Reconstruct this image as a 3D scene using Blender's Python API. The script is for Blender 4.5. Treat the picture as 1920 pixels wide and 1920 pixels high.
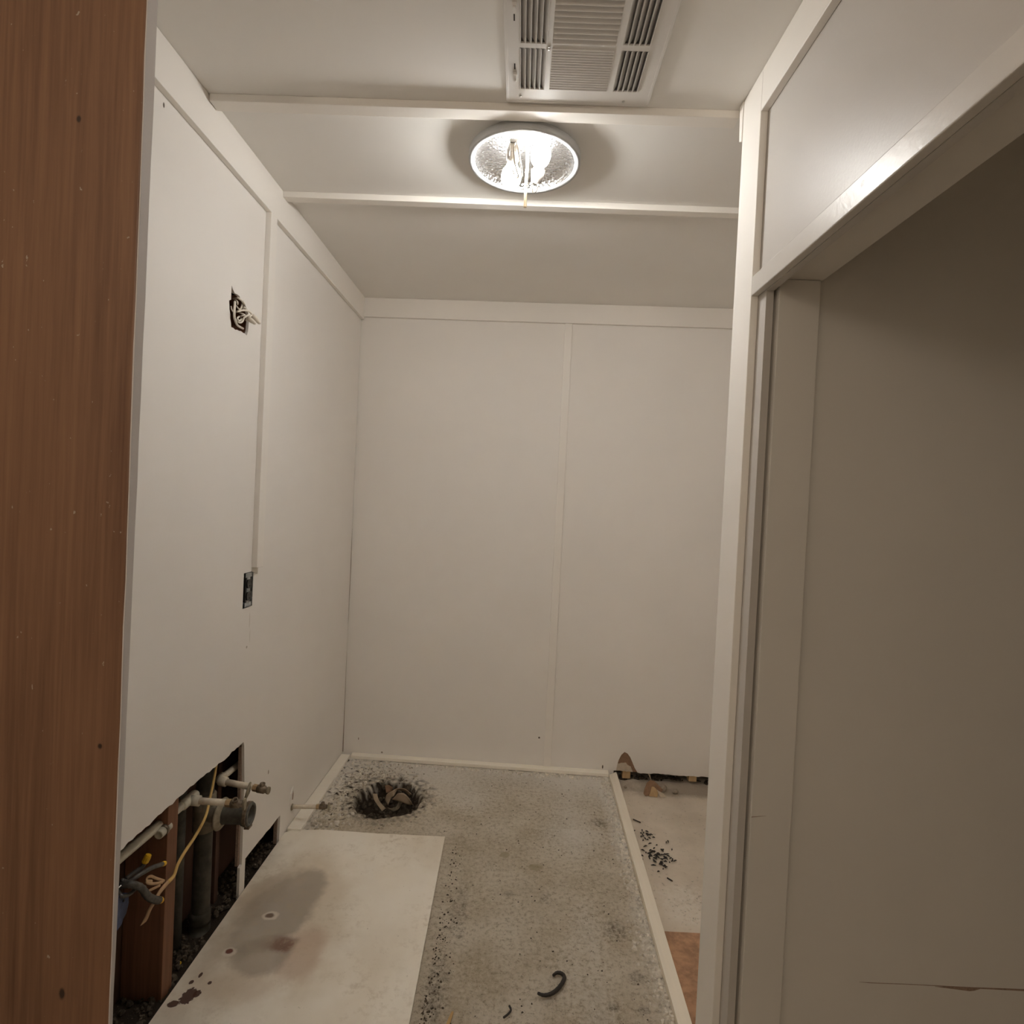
import bpy, bmesh, math, random
from mathutils import Vector, Matrix, noise
from mathutils.geometry import tessellate_polygon
from math import pi, sin, cos, sqrt, atan2

# ------------------------------------------------------------------ camera, world, exposure
for o in list(bpy.data.objects):
    bpy.data.objects.remove(o, do_unlink=True)
scn = bpy.context.scene
COL = scn.collection
YAW, PITCH, ROLL, FPX, CZ = -0.012013, -0.014944, 0.047882, 1093.03, 1.3927
cd = bpy.data.cameras.new('camera'); cam = bpy.data.objects.new('camera', cd); COL.objects.link(cam)
cd.sensor_fit = 'HORIZONTAL'; cd.sensor_width = 36.0; cd.lens = FPX / 1920 * 36.0
cd.clip_start = 0.02
f = Vector((sin(YAW)*cos(PITCH), cos(YAW)*cos(PITCH), sin(PITCH)))
r = f.cross(Vector((0, 0, 1))).normalized(); u = r.cross(f)
r, u = cos(ROLL)*r + sin(ROLL)*u, -sin(ROLL)*r + cos(ROLL)*u
m = Matrix((r, u, -f)).transposed().to_4x4(); m.translation = Vector((0, 0, CZ))
cam.matrix_world = m
scn.camera = cam
w = bpy.data.worlds.new('world'); scn.world = w; w.use_nodes = True
w.node_tree.nodes['Background'].inputs[0].default_value = (0.02, 0.018, 0.015, 1)
vs = scn.view_settings
vs.view_transform = 'Standard'; vs.look = 'None'; vs.gamma = 1; vs.use_curve_mapping = False
vs.exposure = 1.26
scn.cycles.max_bounces = 16; scn.cycles.diffuse_bounces = 12
BULB_POWER = 62.0
# unseen fill light, added behind the camera to lift the near surfaces
ld = bpy.data.lights.new('hall_light', 'POINT'); ld.shadow_soft_size = 0.12
ld.energy = 4.6; ld.color = (1.0, 0.87, 0.72)
lo = bpy.data.objects.new('hall_light', ld); COL.objects.link(lo); lo.location = (-0.30, -0.80, 2.15)

random.seed(4)
H = 2.44
A_, S_ = 0.90317, 0.0063196          # left wall x = -A + S*y
D_, K_ = 3.06211, -0.037856          # back wall y = D + K*x
R_, RS_ = 0.54201, -0.0143858        # face of the boards on the right wall x = R + RS*y
FZ = -0.045                          # lower floor right of the divider strip

# ------------------------------------------------------------------ helpers
def lw(y, z, o=0.0): return Vector((-A_ + S_*y + o, y, z))
def bw(x, z, o=0.0): return Vector((x, D_ + K_*x - o, z))
def rw(y, z, o=0.0): return Vector((R_ + RS_*y - o, y, z))
def px_ray(px, py): return f + r*((px-960)/FPX) - u*((py-960)/FPX)
def on_left(px, py, o=0.0):           # a point on the plane parallel to the left wall
    v = px_ray(px, py); t = (-A_ + o + 0.0) / (v.x - S_*v.y)
    return Vector((0, 0, CZ)) + v*t
def on_z(px, py, z):
    v = px_ray(px, py); return Vector((0, 0, CZ)) + v*((z-CZ)/v.z)

def link(o, parent=None):
    COL.objects.link(o)
    if parent is not None:
        o.parent = parent
        o.matrix_parent_inverse = Matrix.Identity(4)
        # a thing is an Empty at its base; parts are meshes whose own frame is the world's
        o.matrix_parent_inverse = parent.matrix_basis.inverted() if parent.type == 'EMPTY' else Matrix.Identity(4)
    return o
def tag(o, label=None, cat=None, group=None, kind=None):
    if label: o['label'] = label
    if cat: o['category'] = cat
    if group: o['group'] = group
    if kind: o['kind'] = kind
    return o
def thing(name, loc, label, cat, group=None, kind=None):
    o = bpy.data.objects.new(name, None); o.empty_display_size = 0.05
    COL.objects.link(o); o.location = loc
    o.matrix_basis = Matrix.Translation(Vector(loc))
    return tag(o, label, cat, group, kind)
def obj(name, bm, mat, parent=None, smooth=False, bevel=0.0, seg=2, angle=40):
    bmesh.ops.recalc_face_normals(bm, faces=bm.faces)
    me = bpy.data.meshes.new(name); bm.to_mesh(me); bm.free()
    if isinstance(mat, (list, tuple)):
        for q in mat: me.materials.append(q)
    else: me.materials.append(mat)
    if smooth:
        for p in me.polygons: p.use_smooth = True
    o = bpy.data.objects.new(name, me); link(o, parent)
    if bevel:
        b = o.modifiers.new('bevel', 'BEVEL'); b.width = bevel; b.segments = seg
        b.limit_method = 'ANGLE'; b.angle_limit = math.radians(angle)
    return o
def struct(name, bm, mat, **k):
    o = obj(name, bm, mat, **k); o['kind'] = 'structure'; return o

def box(bm, x0, x1, y0, y1, z0, z1, fn=None, mi=0):
    fn = fn or (lambda x, y, z: Vector((x, y, z)))
    v = [bm.verts.new(fn(x, y, z)) for x in (x0, x1) for y in (y0, y1) for z in (z0, z1)]
    for q in ((0,1,3,2),(4,6,7,5),(0,4,5,1),(2,3,7,6),(0,2,6,4),(1,5,7,3)):
        fc = bm.faces.new([v[i] for i in q]); fc.material_index = mi
def plate(bm, outer, holes, fn, o0, o1, mi=0):
    """polygon with holes in (u, v), extruded between the offsets o0 and o1 of fn(u, v, o)"""
    loops = [outer] + list(holes)
    tri = tessellate_polygon([[Vector((p[0], p[1], 0)) for p in L] for L in loops])
    flat = [p for L in loops for p in L]
    a = [bm.verts.new(fn(p[0], p[1], o0)) for p in flat]
    b = [bm.verts.new(fn(p[0], p[1], o1)) for p in flat]
    for t in tri:
        try:
            bm.faces.new([a[i] for i in t]).material_index = mi
            bm.faces.new([b[i] for i in reversed(t)]).material_index = mi
        except ValueError: pass
    k = 0
    for L in loops:
        n = len(L)
        for i in range(n):
            j = (i+1) % n
            bm.faces.new([a[k+i], a[k+j], b[k+j], b[k+i]]).material_index = mi
        k += n
def jag(pts, step=0.012, amp=0.003, seed=1, closed=False):
    """a ragged line through pts"""
    rd = random.Random(seed); out = []
    n = len(pts) if closed else len(pts)-1
    for i in range(n):
        p, q = pts[i], pts[(i+1) % len(pts)]
        L = math.dist(p, q); k = max(1, int(L/step))
        for j in range(k):
            t = j/k; e = 0 if (j == 0) else 1
            nx, ny = -(q[1]-p[1])/max(L, 1e-6), (q[0]-p[0])/max(L, 1e-6)
            d = e*rd.uniform(-amp, amp)
            out.append((p[0]+(q[0]-p[0])*t+nx*d, p[1]+(q[1]-p[1])*t+ny*d))
    if not closed: out.append(pts[-1])
    return out
def tube(bm, pts, rad, seg=10, cap=True, flat=1.0, up=Vector((0, 0, 1))):
    pts = [Vector(p) for p in pts]; n = len(pts)
    if not hasattr(rad, '__len__'): rad = [rad]*n
    rings = []; prev = None
    for i, p in enumerate(pts):
        t = (pts[min(i+1, n-1)] - pts[max(i-1, 0)]).normalized()
        a = prev if prev is not None else up
        if abs(a.dot(t)) > 0.98: a = Vector((1, 0, 0)) if abs(t.x) < .9 else Vector((0, 1, 0))
        a = (a - t*a.dot(t)).normalized(); b = t.cross(a); prev = a
        rings.append([bm.verts.new(p + rad[i]*(cos(2*pi*k/seg)*a + flat*sin(2*pi*k/seg)*b)) for k in range(seg)])
    for i in range(n-1):
        for k in range(seg):
            l = (k+1) % seg
            bm.faces.new([rings[i][k], rings[i][l], rings[i+1][l], rings[i+1][k]])
    if cap:
        bm.faces.new(rings[0][::-1]); bm.faces.new(rings[-1])
def smoothpts(pts, n=6):
    """Catmull-Rom through pts"""
    P = [Vector(p) for p in pts]; P = [P[0]*2-P[1]] + P + [P[-1]*2-P[-2]]; out = []
    for i in range(1, len(P)-2):
        for j in range(n):
            t = j/n; a, b, c, d = P[i-1], P[i], P[i+1], P[i+2]
            out.append(0.5*((2*b)+(c-a)*t+(2*a-5*b+4*c-d)*t*t+(3*b-a-3*c+d)*t**3))
    out.append(P[-2]); return out
def lathe(bm, prof, seg=48, mat=None, closed=False):
    """profile of (radius, height), turned about z, mapped by the matrix"""
    mat = mat or Matrix.Identity(4); rings = []
    for (rr, z) in prof:
        if rr < 1e-6: rings.append([bm.verts.new(mat @ Vector((0, 0, z)))])
        else: rings.append([bm.verts.new(mat @ Vector((rr*cos(2*pi*k/seg), rr*sin(2*pi*k/seg), z))) for k in range(seg)])
    pr = list(zip(rings, rings[1:]))
    if closed: pr.append((rings[-1], rings[0]))
    for A, B in pr:
        for k in range(seg):
            l = (k+1) % seg
            if len(A) == 1 and len(B) == 1: continue
            if len(A) == 1: bm.faces.new([A[0], B[l], B[k]])
            elif len(B) == 1: bm.faces.new([A[k], A[l], B[0]])
            else: bm.faces.new([A[k], A[l], B[l], B[k]])
def frame(p, d, up=Vector((0, 0, 1))):
    """matrix at p whose z axis is d"""
    d = Vector(d).normalized(); up = Vector(up)
    if abs(d.dot(up)) > .98: up = Vector((0, 1, 0))
    x = up.cross(d).normalized(); y = d.cross(x)
    m = Matrix((x, y, d)).transposed().to_4x4(); m.translation = Vector(p); return m
def chunk(bm, p, s, rd, flat=0.6):
    """one irregular crumb"""
    n = 5; base = []
    rot = rd.uniform(0, 6.28)
    v = []
    for zz in (0, 1):
        for k in range(n):
            a = rot + 2*pi*k/n + rd.uniform(-.3, .3); q = s*rd.uniform(.6, 1.1)*(1 if zz == 0 else .65)
            v.append(bm.verts.new((p[0]+q*cos(a), p[1]+q*sin(a), p[2] + (zz*s*flat*rd.uniform(.7, 1.3)))))
    bm.faces.new(v[:n][::-1]); bm.faces.new(v[n:])
    for k in range(n): bm.faces.new([v[k], v[(k+1) % n], v[n+(k+1) % n], v[n+k]])

# ------------------------------------------------------------------ materials
class NT:
    def __init__(s, name):
        s.m = bpy.data.materials.new(name); s.m.use_nodes = True
        s.t = s.m.node_tree; s.b = s.t.nodes['Principled BSDF']; s.L = s.t.links
        s.co = s.t.nodes.new('ShaderNodeTexCoord').outputs['Object']
    def n(s, kind): return s.t.nodes.new('ShaderNode'+kind)
    def put(s, sock, v):
        if hasattr(v, 'is_linked'): s.L.new(v, sock)
        else:
            try: sock.default_value = v
            except Exception: sock.default_value = tuple(v) + (1,)
    def map(s, scale=(1, 1, 1), loc=(0, 0, 0), rot=(0, 0, 0), src=None):
        q = s.n('Mapping'); s.L.new(src or s.co, q.inputs[0])
        q.inputs['Scale'].default_value = scale; q.inputs['Location'].default_value = loc; q.inputs['Rotation'].default_value = rot
        return q.outputs[0]
    def noise(s, scale, detail=4, rough=.55, src=None, dist=0, col=False):
        q = s.n('TexNoise'); s.L.new(src or s.co, q.inputs['Vector'])
        q.inputs['Scale'].default_value = scale; q.inputs['Detail'].default_value = detail
        q.inputs['Roughness'].default_value = rough; q.inputs['Distortion'].default_value = dist
        return q.outputs['Color' if col else 'Fac']
    def voro(s, scale, src=None, feat='F1'):
        q = s.n('TexVoronoi'); s.L.new(src or s.co, q.inputs['Vector']); q.inputs['Scale'].default_value = scale
        q.feature = feat; return q.outputs['Distance']
    def ramp(s, fac, stops):
        q = s.n('ValToRGB'); s.L.new(fac, q.inputs[0]); e = q.color_ramp.elements
        while len(e) < len(stops): e.new(.5)
        for el, (p, c) in zip(e, stops):
            el.position = p; el.color = (c, c, c, 1) if not hasattr(c, '__len__') else tuple(c)+(1,)
        return q.outputs[0]
    def mix(s, fac, a, b, mode='MIX'):
        q = s.n('MixRGB'); q.blend_type = mode; s.put(q.inputs[0], fac); s.put(q.inputs[1], a); s.put(q.inputs[2], b)
        return q.outputs[0]
    def math(s, op, a, b=0.0, c=None, clamp=False):
        q = s.n('Math'); q.operation = op; q.use_clamp = clamp
        s.put(q.inputs[0], a); s.put(q.inputs[1], b)
        if c is not None: s.put(q.inputs[2], c)
        return q.outputs[0]
    def attr(s, name):
        q = s.n('Attribute'); q.attribute_name = name; return q.outputs['Fac']
    def blob(s, c, rad, soft=.5, wob=.3, ns=14, rot=0.0, src=None):
        """1 inside an irregular spot around c with the half sizes rad"""
        src = src or s.co
        q = s.n('VectorMath'); q.operation = 'SUBTRACT'; s.L.new(src, q.inputs[0]); q.inputs[1].default_value = c
        mp = s.n('Mapping'); mp.vector_type = 'TEXTURE'; s.L.new(q.outputs[0], mp.inputs[0])
        mp.inputs['Rotation'].default_value = (0, 0, rot); mp.inputs['Scale'].default_value = rad
        ln = s.n('VectorMath'); ln.operation = 'LENGTH'; s.L.new(mp.outputs[0], ln.inputs[0])
        d = s.math('ADD', ln.outputs['Value'], s.math('MULTIPLY', s.math('SUBTRACT', s.noise(ns, 4, .6, src), .5), wob*2))
        mr = s.n('MapRange'); mr.interpolation_type = 'SMOOTHSTEP'; s.L.new(d, mr.inputs[0])
        mr.inputs[1].default_value = 1-soft; mr.inputs[2].default_value = 1; mr.inputs[3].default_value = 1; mr.inputs[4].default_value = 0
        return mr.outputs[0]
    def bump(s, h, strength=.2, dist=.002):
        q = s.n('Bump'); s.L.new(h, q.inputs['Height']); q.inputs['Strength'].default_value = strength
        q.inputs['Distance'].default_value = dist; s.L.new(q.outputs[0], s.b.inputs['Normal'])
    def done(s, col, rough=.6, metal=0.0, spec=.5):
        s.put(s.b.inputs['Base Color'], col); s.put(s.b.inputs['Roughness'], rough)
        s.b.inputs['Metallic'].default_value = metal; s.b.inputs['Specular IOR Level'].default_value = spec
        return s.m
def paint(name, c, rough, bump=.12, scale=260, spec=.5, marks=()):
    s = NT(name)
    v = s.ramp(s.noise(2.2, 3), [(.3, .965), (.7, 1.0)])
    col = s.mix(1, c, v, 'MULTIPLY')
    for (cc, rad, dark, soft) in marks:
        col = s.mix(s.blob(cc, rad, soft, .15, 60), col, dark)
    s.bump(s.math('ADD', s.noise(scale, 3, .6), s.math('MULTIPLY', s.noise(scale*.3, 2), .6)), bump, .001)
    return s.done(col, rough, 0, spec)
def plain(name, c, rough=.5, metal=0.0, var=.15, scale=40, bump=.1):
    s = NT(name); n = s.noise(scale, 4)
    col = s.mix(s.ramp(n, [(.3, 0), (.7, 1)]), [x*(1-var) for x in c], [min(1, x*(1+var)) for x in c])
    if bump: s.bump(n, bump, .001)
    return s.done(col, rough, metal)

WALLC = (0.855, 0.825, 0.785)
dk = (0.10, 0.075, 0.055)
M = {}
M['left'] = paint('left_wall_paint', WALLC, .50, .10, 300, .35,
    marks=[((-.894, 1.396, 2.303), (.05, .004, .008), dk, .4), ((-.89, 2.155, .345), (.05, .006, .010), (.35, .3, .25), .4),
           ((-.89, 1.952, .955), (.05, .0018, .035), (.50, .45, .39), .5), ((-.89, 1.958, .90), (.05, .0015, .03), (.52, .47, .41), .5), ((-.89, 1.938, .868), (.05, .006, .006), (.45, .40, .34), .5)])
M['back'] = paint('back_wall_paint', WALLC, .55, .08, 300, .3,
    marks=[((.163, 3.056, .166), (.006, .05, .006), dk, .4), ((.502, 3.043, .035), (.004, .05, .012), dk, .4),
           ((-.80, 3.09, .095), (.003, .05, .008), (.3, .25, .2), .4), ((-.67, 3.087, .03), (.006, .05, .006), (.3, .25, .2), .4)])
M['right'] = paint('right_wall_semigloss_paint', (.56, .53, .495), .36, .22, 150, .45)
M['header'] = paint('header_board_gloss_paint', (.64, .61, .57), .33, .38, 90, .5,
    marks=[((.53, .955, 1.935), (.03, .007, .007), (.22, .16, .12), .4)])
M['trim'] = paint('white_trim_paint', (.87, .835, .785), .42, .08, 120, .4)
M['ceiling'] = paint('ceiling_paint', (.84, .82, .785), .6, .1, 220, .3)
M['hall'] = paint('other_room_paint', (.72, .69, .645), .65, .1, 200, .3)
M['drywall_core'] = plain('cut_panel_edge', (.30, .21, .16), .9, 0, .25, 200)
M['dark_gap'] = plain('dark_cavity', (.035, .024, .018), .95)
M['kraft'] = plain('brown_paper_layer', (.28, .17, .105), .85, 0, .15, 60)
M['gypsum'] = plain('torn_gypsum', (.55, .47, .37), .9, 0, .12, 60)

def wood(name, dark, light, axis='z', sc=1.0, rough=.5, flecks=False, bump=.25, knots=(), blotch=0):
    s = NT(name)
    st = {'z': (38, 38, 1.1), 'y': (38, 1.1, 38), 'x': (1.1, 38, 38)}[axis]
    st = tuple(q*sc for q in st)
    v = s.map(st)
    g = s.noise(1.0, 6, .62, v, 1.2)
    fine = s.noise(4.0, 3, .6, s.map(tuple(q*1.6 for q in st)))
    big = s.noise(3.0*sc, 2, .5, s.map({'z': (1, 1, .25), 'y': (1, .25, 1), 'x': (.25, 1, 1)}[axis]))
    k = s.ramp(g, [(.28, 0), (.48, .45), (.72, 1)])
    k = s.mix(.35, k, s.ramp(fine, [(.3, 0), (.7, 1)]))
    col = s.mix(k, dark, light)
    col = s.mix(s.ramp(big, [(.35, 0), (.7, .5)]), col, [x*1.25 for x in light])
    if blotch: col = s.mix(s.math('MULTIPLY', s.ramp(s.noise(22, 5, .7), [(.38, 1), (.58, 0)]), blotch), col, [x*.72 for x in dark])
    for (c, rad) in knots: col = s.mix(s.blob(c, rad, .6, .25, 80), col, [x*.35 for x in dark])
    if flecks:
        fl = s.ramp(s.noise(150, 2, .5, s.map((1, 1, .7))), [(.75, 0), (.78, 1)])
        col = s.mix(s.math('MULTIPLY', fl, .6), col, (.55, .48, .40))
    s.bump(s.math('ADD', g, s.math('MULTIPLY', fine, .5)), bump, .0008)
    return s.done(col, rough)
M['jamb'] = wood('stained_wood', (.085, .033, .017), (.275, .145, .080), 'z', 1.0, .48, True, .35,
                 knots=[((-.59, .75, 1.86), (.004, .02, .006)), ((-.532, .75, 1.05), (.004, .02, .005)), ((-.57, .75, .72), (.005, .02, .010))])
M['stud'] = wood('stud_wood', (.085, .034, .017), (.24, .11, .055), 'z', .8, .7)
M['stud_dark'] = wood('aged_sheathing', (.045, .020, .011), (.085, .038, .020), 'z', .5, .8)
M['block'] = wood('pale_wood_block', (.42, .28, .14), (.60, .43, .24), 'z', 1.6, .7)
M['strip'] = wood('pale_floor_strip', (.78, .72, .60), (.86, .80, .69), 'y', .7, .6, False, .1)
M['stripx'] = wood('pale_floor_strip_back', (.82, .77, .67), (.88, .84, .75), 'x', .7, .6, False, .1)
M['ply'] = wood('plywood', (.36, .20, .115), (.54, .32, .19), 'x', .5, .7, False, .1, blotch=.7)
M['shim'] = wood('shim_wood', (.42, .26, .10), (.55, .36, .16), 'y', 2, .7)
M['edge'] = paint('grey_caulked_edge', (.62, .585, .57), .7, .3, 160, .2)

# concrete with loose dirt, edge dust and painted far brightening (attributes say where)
s = NT('dusty_concrete')
n1 = s.noise(5, 4, .5); n2 = s.noise(60, 7, .8); n3 = s.noise(240, 3, .6)
c = s.mix(s.ramp(n1, [(.32, 0), (.68, 1)]), (.56, .485, .365), (.76, .69, .575))
c = s.mix(s.math('MULTIPLY', s.ramp(n2, [(.52, 0), (.60, 1)]), .55), c, (.78, .72, .62))
c = s.mix(s.math('MULTIPLY', s.ramp(n2, [(.40, 1), (.48, 0)]), .60), c, (.31, .245, .165))
c = s.mix(s.ramp(s.math('ADD', s.attr('dust'), s.math('MULTIPLY', s.math('SUBTRACT', n2, .5), .9)), [(.35, 0), (.85, 1)]), c, (.84, .80, .73))
sp = s.ramp(s.noise(110, 4, .8), [(.33, 1), (.41, 0)])
patch = s.ramp(s.noise(13, 3, .6), [(.42, .12), (.62, 1)])
c = s.mix(s.math('MULTIPLY', s.math('MULTIPLY', sp, patch), .85), c, (.10, .08, .055))
ws = s.ramp(s.noise(130, 2, .5, s.map((1, 1, 1), (7, 3, 0))), [(.70, 0), (.74, 1)])
c = s.mix(s.math('MULTIPLY', ws, .6), c, (.80, .75, .66))
for cc, rad, k in [((.386, 1.909, 0), (.055, .07, .1), .7), ((.329, 1.61, 0), (.022, .024, .1), .8), ((.414, 1.605, 0), (.024, .024, .1), .8),
                   ((.42, 2.56, 0), (.05, .05, .1), .7), ((.42, 1.72, 0), (.05, .04, .1), .6),
                   ((-.17, 1.62, 0), (.05, .20, .1), .75), ((-.14, 1.95, 0), (.05, .2, .1), .5), ((.16, 2.05, 0), (.03, .04, .1), .5), ((.03, 2.06, 0), (.03, .025, .1), .5)]:
    c = s.mix(s.math('MULTIPLY', s.math('MULTIPLY', s.blob(cc, rad, .8, .5, 30), k), s.ramp(n2, [(.38, 1), (.6, .1)])), c, (.13, .105, .08))
for cc, rad in [((.01, 2.29, 0), (.024, .022, .1)), ((.13, 2.22, 0), (.035, .025, .1))]:
    c = s.mix(s.math('MULTIPLY', s.blob(cc, rad, .4, .3, 40), .55), c, (.36, .29, .16))
c = s.mix(s.ramp(s.attr('dirt'), [(.1, 0), (.75, 1)]), c, (.050, .036, .025))
s.bump(s.math('ADD', n2, s.math('MULTIPLY', n3, .5)), 1.0, .006)
M['concrete'] = s.done(c, .92, 0, .2)
# smoother, greyer slab right of the divider
s = NT('bare_slab')
n1 = s.noise(6, 5); n2 = s.noise(60, 5, .7)
c = s.mix(s.ramp(n1, [(.3, 0), (.7, 1)]), (.58, .51, .42), (.72, .645, .545))
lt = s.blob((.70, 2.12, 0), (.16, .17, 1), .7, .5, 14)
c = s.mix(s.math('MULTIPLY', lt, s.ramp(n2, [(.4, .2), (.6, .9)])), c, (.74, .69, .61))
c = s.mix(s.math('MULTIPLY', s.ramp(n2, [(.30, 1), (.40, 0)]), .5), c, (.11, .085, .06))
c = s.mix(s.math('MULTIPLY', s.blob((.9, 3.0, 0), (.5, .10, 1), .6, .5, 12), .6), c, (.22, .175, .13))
s.bump(s.math('ADD', n2, n1), .35, .003)
M['slab'] = s.done(c, .85, 0, .25)
# stained panel lying on the floor
s = NT('stained_white_panel')
n1 = s.noise(5, 5); n2 = s.noise(40, 5, .7)
c = s.mix(s.ramp(n1, [(.3, 0), (.7, 1)]), (.88, .82, .71), (.93, .885, .79))
T = 0.012
def st(c, cc, rad, colr, k, soft=.5, wob=.3, ns=12, rot=0.0):
    return s.mix(s.math('MULTIPLY', s.blob(cc, rad, soft, wob, ns, rot), k), c, colr)
c = st(c, (-.62, 1.95, T), (.17, .42, 1), (.56, .45, .31), .5, .75, .6, 6, .3)
c = st(c, (-.585, 1.72, T), (.085, .14, 1), (.50, .35, .25), .6, .5, .4, 9)
c = st(c, (-.735, 1.60, T), (.17, .10, 1), (.56, .43, .31), .55, .7, .5, 9)
c = st(c, (-.845, 1.80, T), (.075, .48, 1), (.40, .31, .22), .6, .9, .7, 9)
c = st(c, (-.735, 1.90, T), (.125, .255, 1), (.30, .255, .205), .72, .32, .45, 7, -.22)
c = st(c, (-.705, 1.70, T), (.105, .095, 1), (.30, .25, .20), .7, .40, .4, 9, .2)
c = st(c, (-.79, 1.98, T), (.10, .20, 1), (.34, .27, .20), .5, .9, .6, 9)
c = st(c, (-.68, 1.76, T), (.085, .055, 1), (.28, .19, .14), .5, .9, .5, 15, .3)
c = st(c, (-.655, 1.755, T), (.055, .045, 1), (.16, .065, .040), .75, .7, .5, 25, .4)
c = s.mix(s.math('MULTIPLY', s.ramp(s.noise(90, 4, .8), [(.28, 1), (.335, 0)]), .7), c, (.20, .14, .09))
c = s.mix(s.math('MULTIPLY', s.math('MULTIPLY', s.ramp(n2, [(.50, 0), (.68, 1)]), s.ramp(s.noise(3.5, 3), [(.42, 0), (.62, 1)])), .5), c, (.48, .39, .27))
c = s.mix(s.math('MULTIPLY', s.ramp(s.noise(2.6, 4, .6, s.map((1, .6, 1), (3, 1, 0))), [(.45, 0), (.7, 1)]), .45), c, (.62, .52, .38))
c = st(c, (-.746, 1.871, T), (.030, .024, 1), (.74, .68, .58), .8, .35, .25, 60)
c = st(c, (-.748, 1.871, T), (.019, .014, 1), (.14, .075, .045), .9, .5, .3, 60)
c = st(c, (-.802, 1.713, T), (.024, .022, 1), (.70, .63, .53), .8, .35, .25, 60)
c = st(c, (-.803, 1.716, T), (.014, .013, 1), (.15, .035, .020), .95, .4, .3, 60)
for cc, rr in [((-.835, 1.553, T), (.020, .028, 1)), ((-.815, 1.563, T), (.010, .012, 1)), ((-.862, 1.527, T), (.014, .012, 1)), ((-.852, 1.60, T), (.006, .008, 1)), ((-.84, 1.625, T), (.005, .01, 1)), ((-.80, 1.60, T), (.006, .006, 1))]:
    c = st(c, cc, rr, (.070, .026, .015), .95, .15, .6, 70)
s.bump(s.math('ADD', n2, n1), .12, .002)
M['panel'] = s.done(c, .62, 0, .35)

# bulbs: they are what lights the room
s = NT('lit_bulb_glass'); s.b.inputs['Base Color'].default_value = (.9, .9, .9, 1)
s.b.inputs['Emission Color'].default_value = (1.0, .985, .95, 1); s.b.inputs['Emission Strength'].default_value = BULB_POWER
M['bulb'] = s.m
s = NT('hammered_reflector')
s.bump(s.voro(110), .8, .003); M['pan_in'] = s.done((.86, .86, .87), .20, 1.0)
M['pan'] = plain('white_enamel', (.50, .51, .515), .42, 0, .03, 30, .03)
M['socket'] = plain('grey_porcelain', (.42, .39, .36), .5)
M['brass'] = plain('brass_rod', (.72, .58, .40), .28, .9, .06)
M['whitewire'] = plain('white_wire', (.78, .72, .63), .5, 0, .05)
M['vent'] = paint('vent_enamel', (.72, .695, .665), .36, .03, 200, .5)
M['duct'] = plain('duct_metal', (.42, .40, .39), .6, .2)
M['black'] = plain('black_plastic', (.018, .016, .015), .38)
M['steel'] = plain('paint_spattered_steel', (.36, .38, .40), .38, .75, .5, 120)
M['screw'] = plain('screw_steel', (.5, .48, .45), .4, .8)
M['pipe_black'] = plain('dusty_black_pipe', (.060, .055, .042), .7, 0, .45, 30, .3)
M['pipe_dusty'] = plain('dust_covered_pipe', (.19, .155, .105), .8, 0, .35, 40, .3)
M['copper_white'] = plain('painted_supply_pipe', (.70, .62, .50), .45, 0, .12, 60)
M['valve'] = plain('tarnished_valve', (.20, .155, .11), .45, .6, .45, 90, .4)
M['nutbrass'] = plain('brass_nut', (.50, .36, .21), .4, .6, .15)
M['rubber'] = plain('grey_rubber', (.105, .100, .085), .6, 0, .35, 60)
M['flange'] = plain('dusty_escutcheon', (.33, .285, .205), .6, .25, .25, 70)
M['conduit'] = plain('grey_conduit', (.56, .52, .42), .6, 0, .2, 30)
M['romex'] = plain('yellow_cable', (.66, .44, .15), .5, 0, .12)
M['romex_paper'] = plain('cable_kraft_filler', (.50, .33, .19), .8, 0, .15)
M['tape'] = plain('black_tape', (.075, .068, .060), .42, 0, .5, 90, .3)
M['yellow'] = plain('yellow_wire_nut', (.78, .46, .02), .4, 0, .08)
M['blue'] = plain('blue_box_plastic', (.045, .065, .14), .5, 0, .3, 60, .2)
M['rubble'] = plain('mortar_crumbs', (.72, .67, .59), .95, 0, .25, 60, .3)
M['dirt'] = plain('dark_dirt_crumbs', (.085, .065, .045), .95, 0, .6, 50, .3)
M['earth'] = plain('grey_dirt_crumbs', (.42, .37, .295), .95, 0, .5, 50, .3)
M['shavings'] = plain('black_shavings', (.025, .019, .015), .6)
M['paper'] = plain('torn_tan_paper', (.37, .285, .195), .85, 0, .15, 40)
M['stone'] = plain('grey_stone', (.32, .27, .215), .95, 0, .3, 60, .5)

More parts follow.
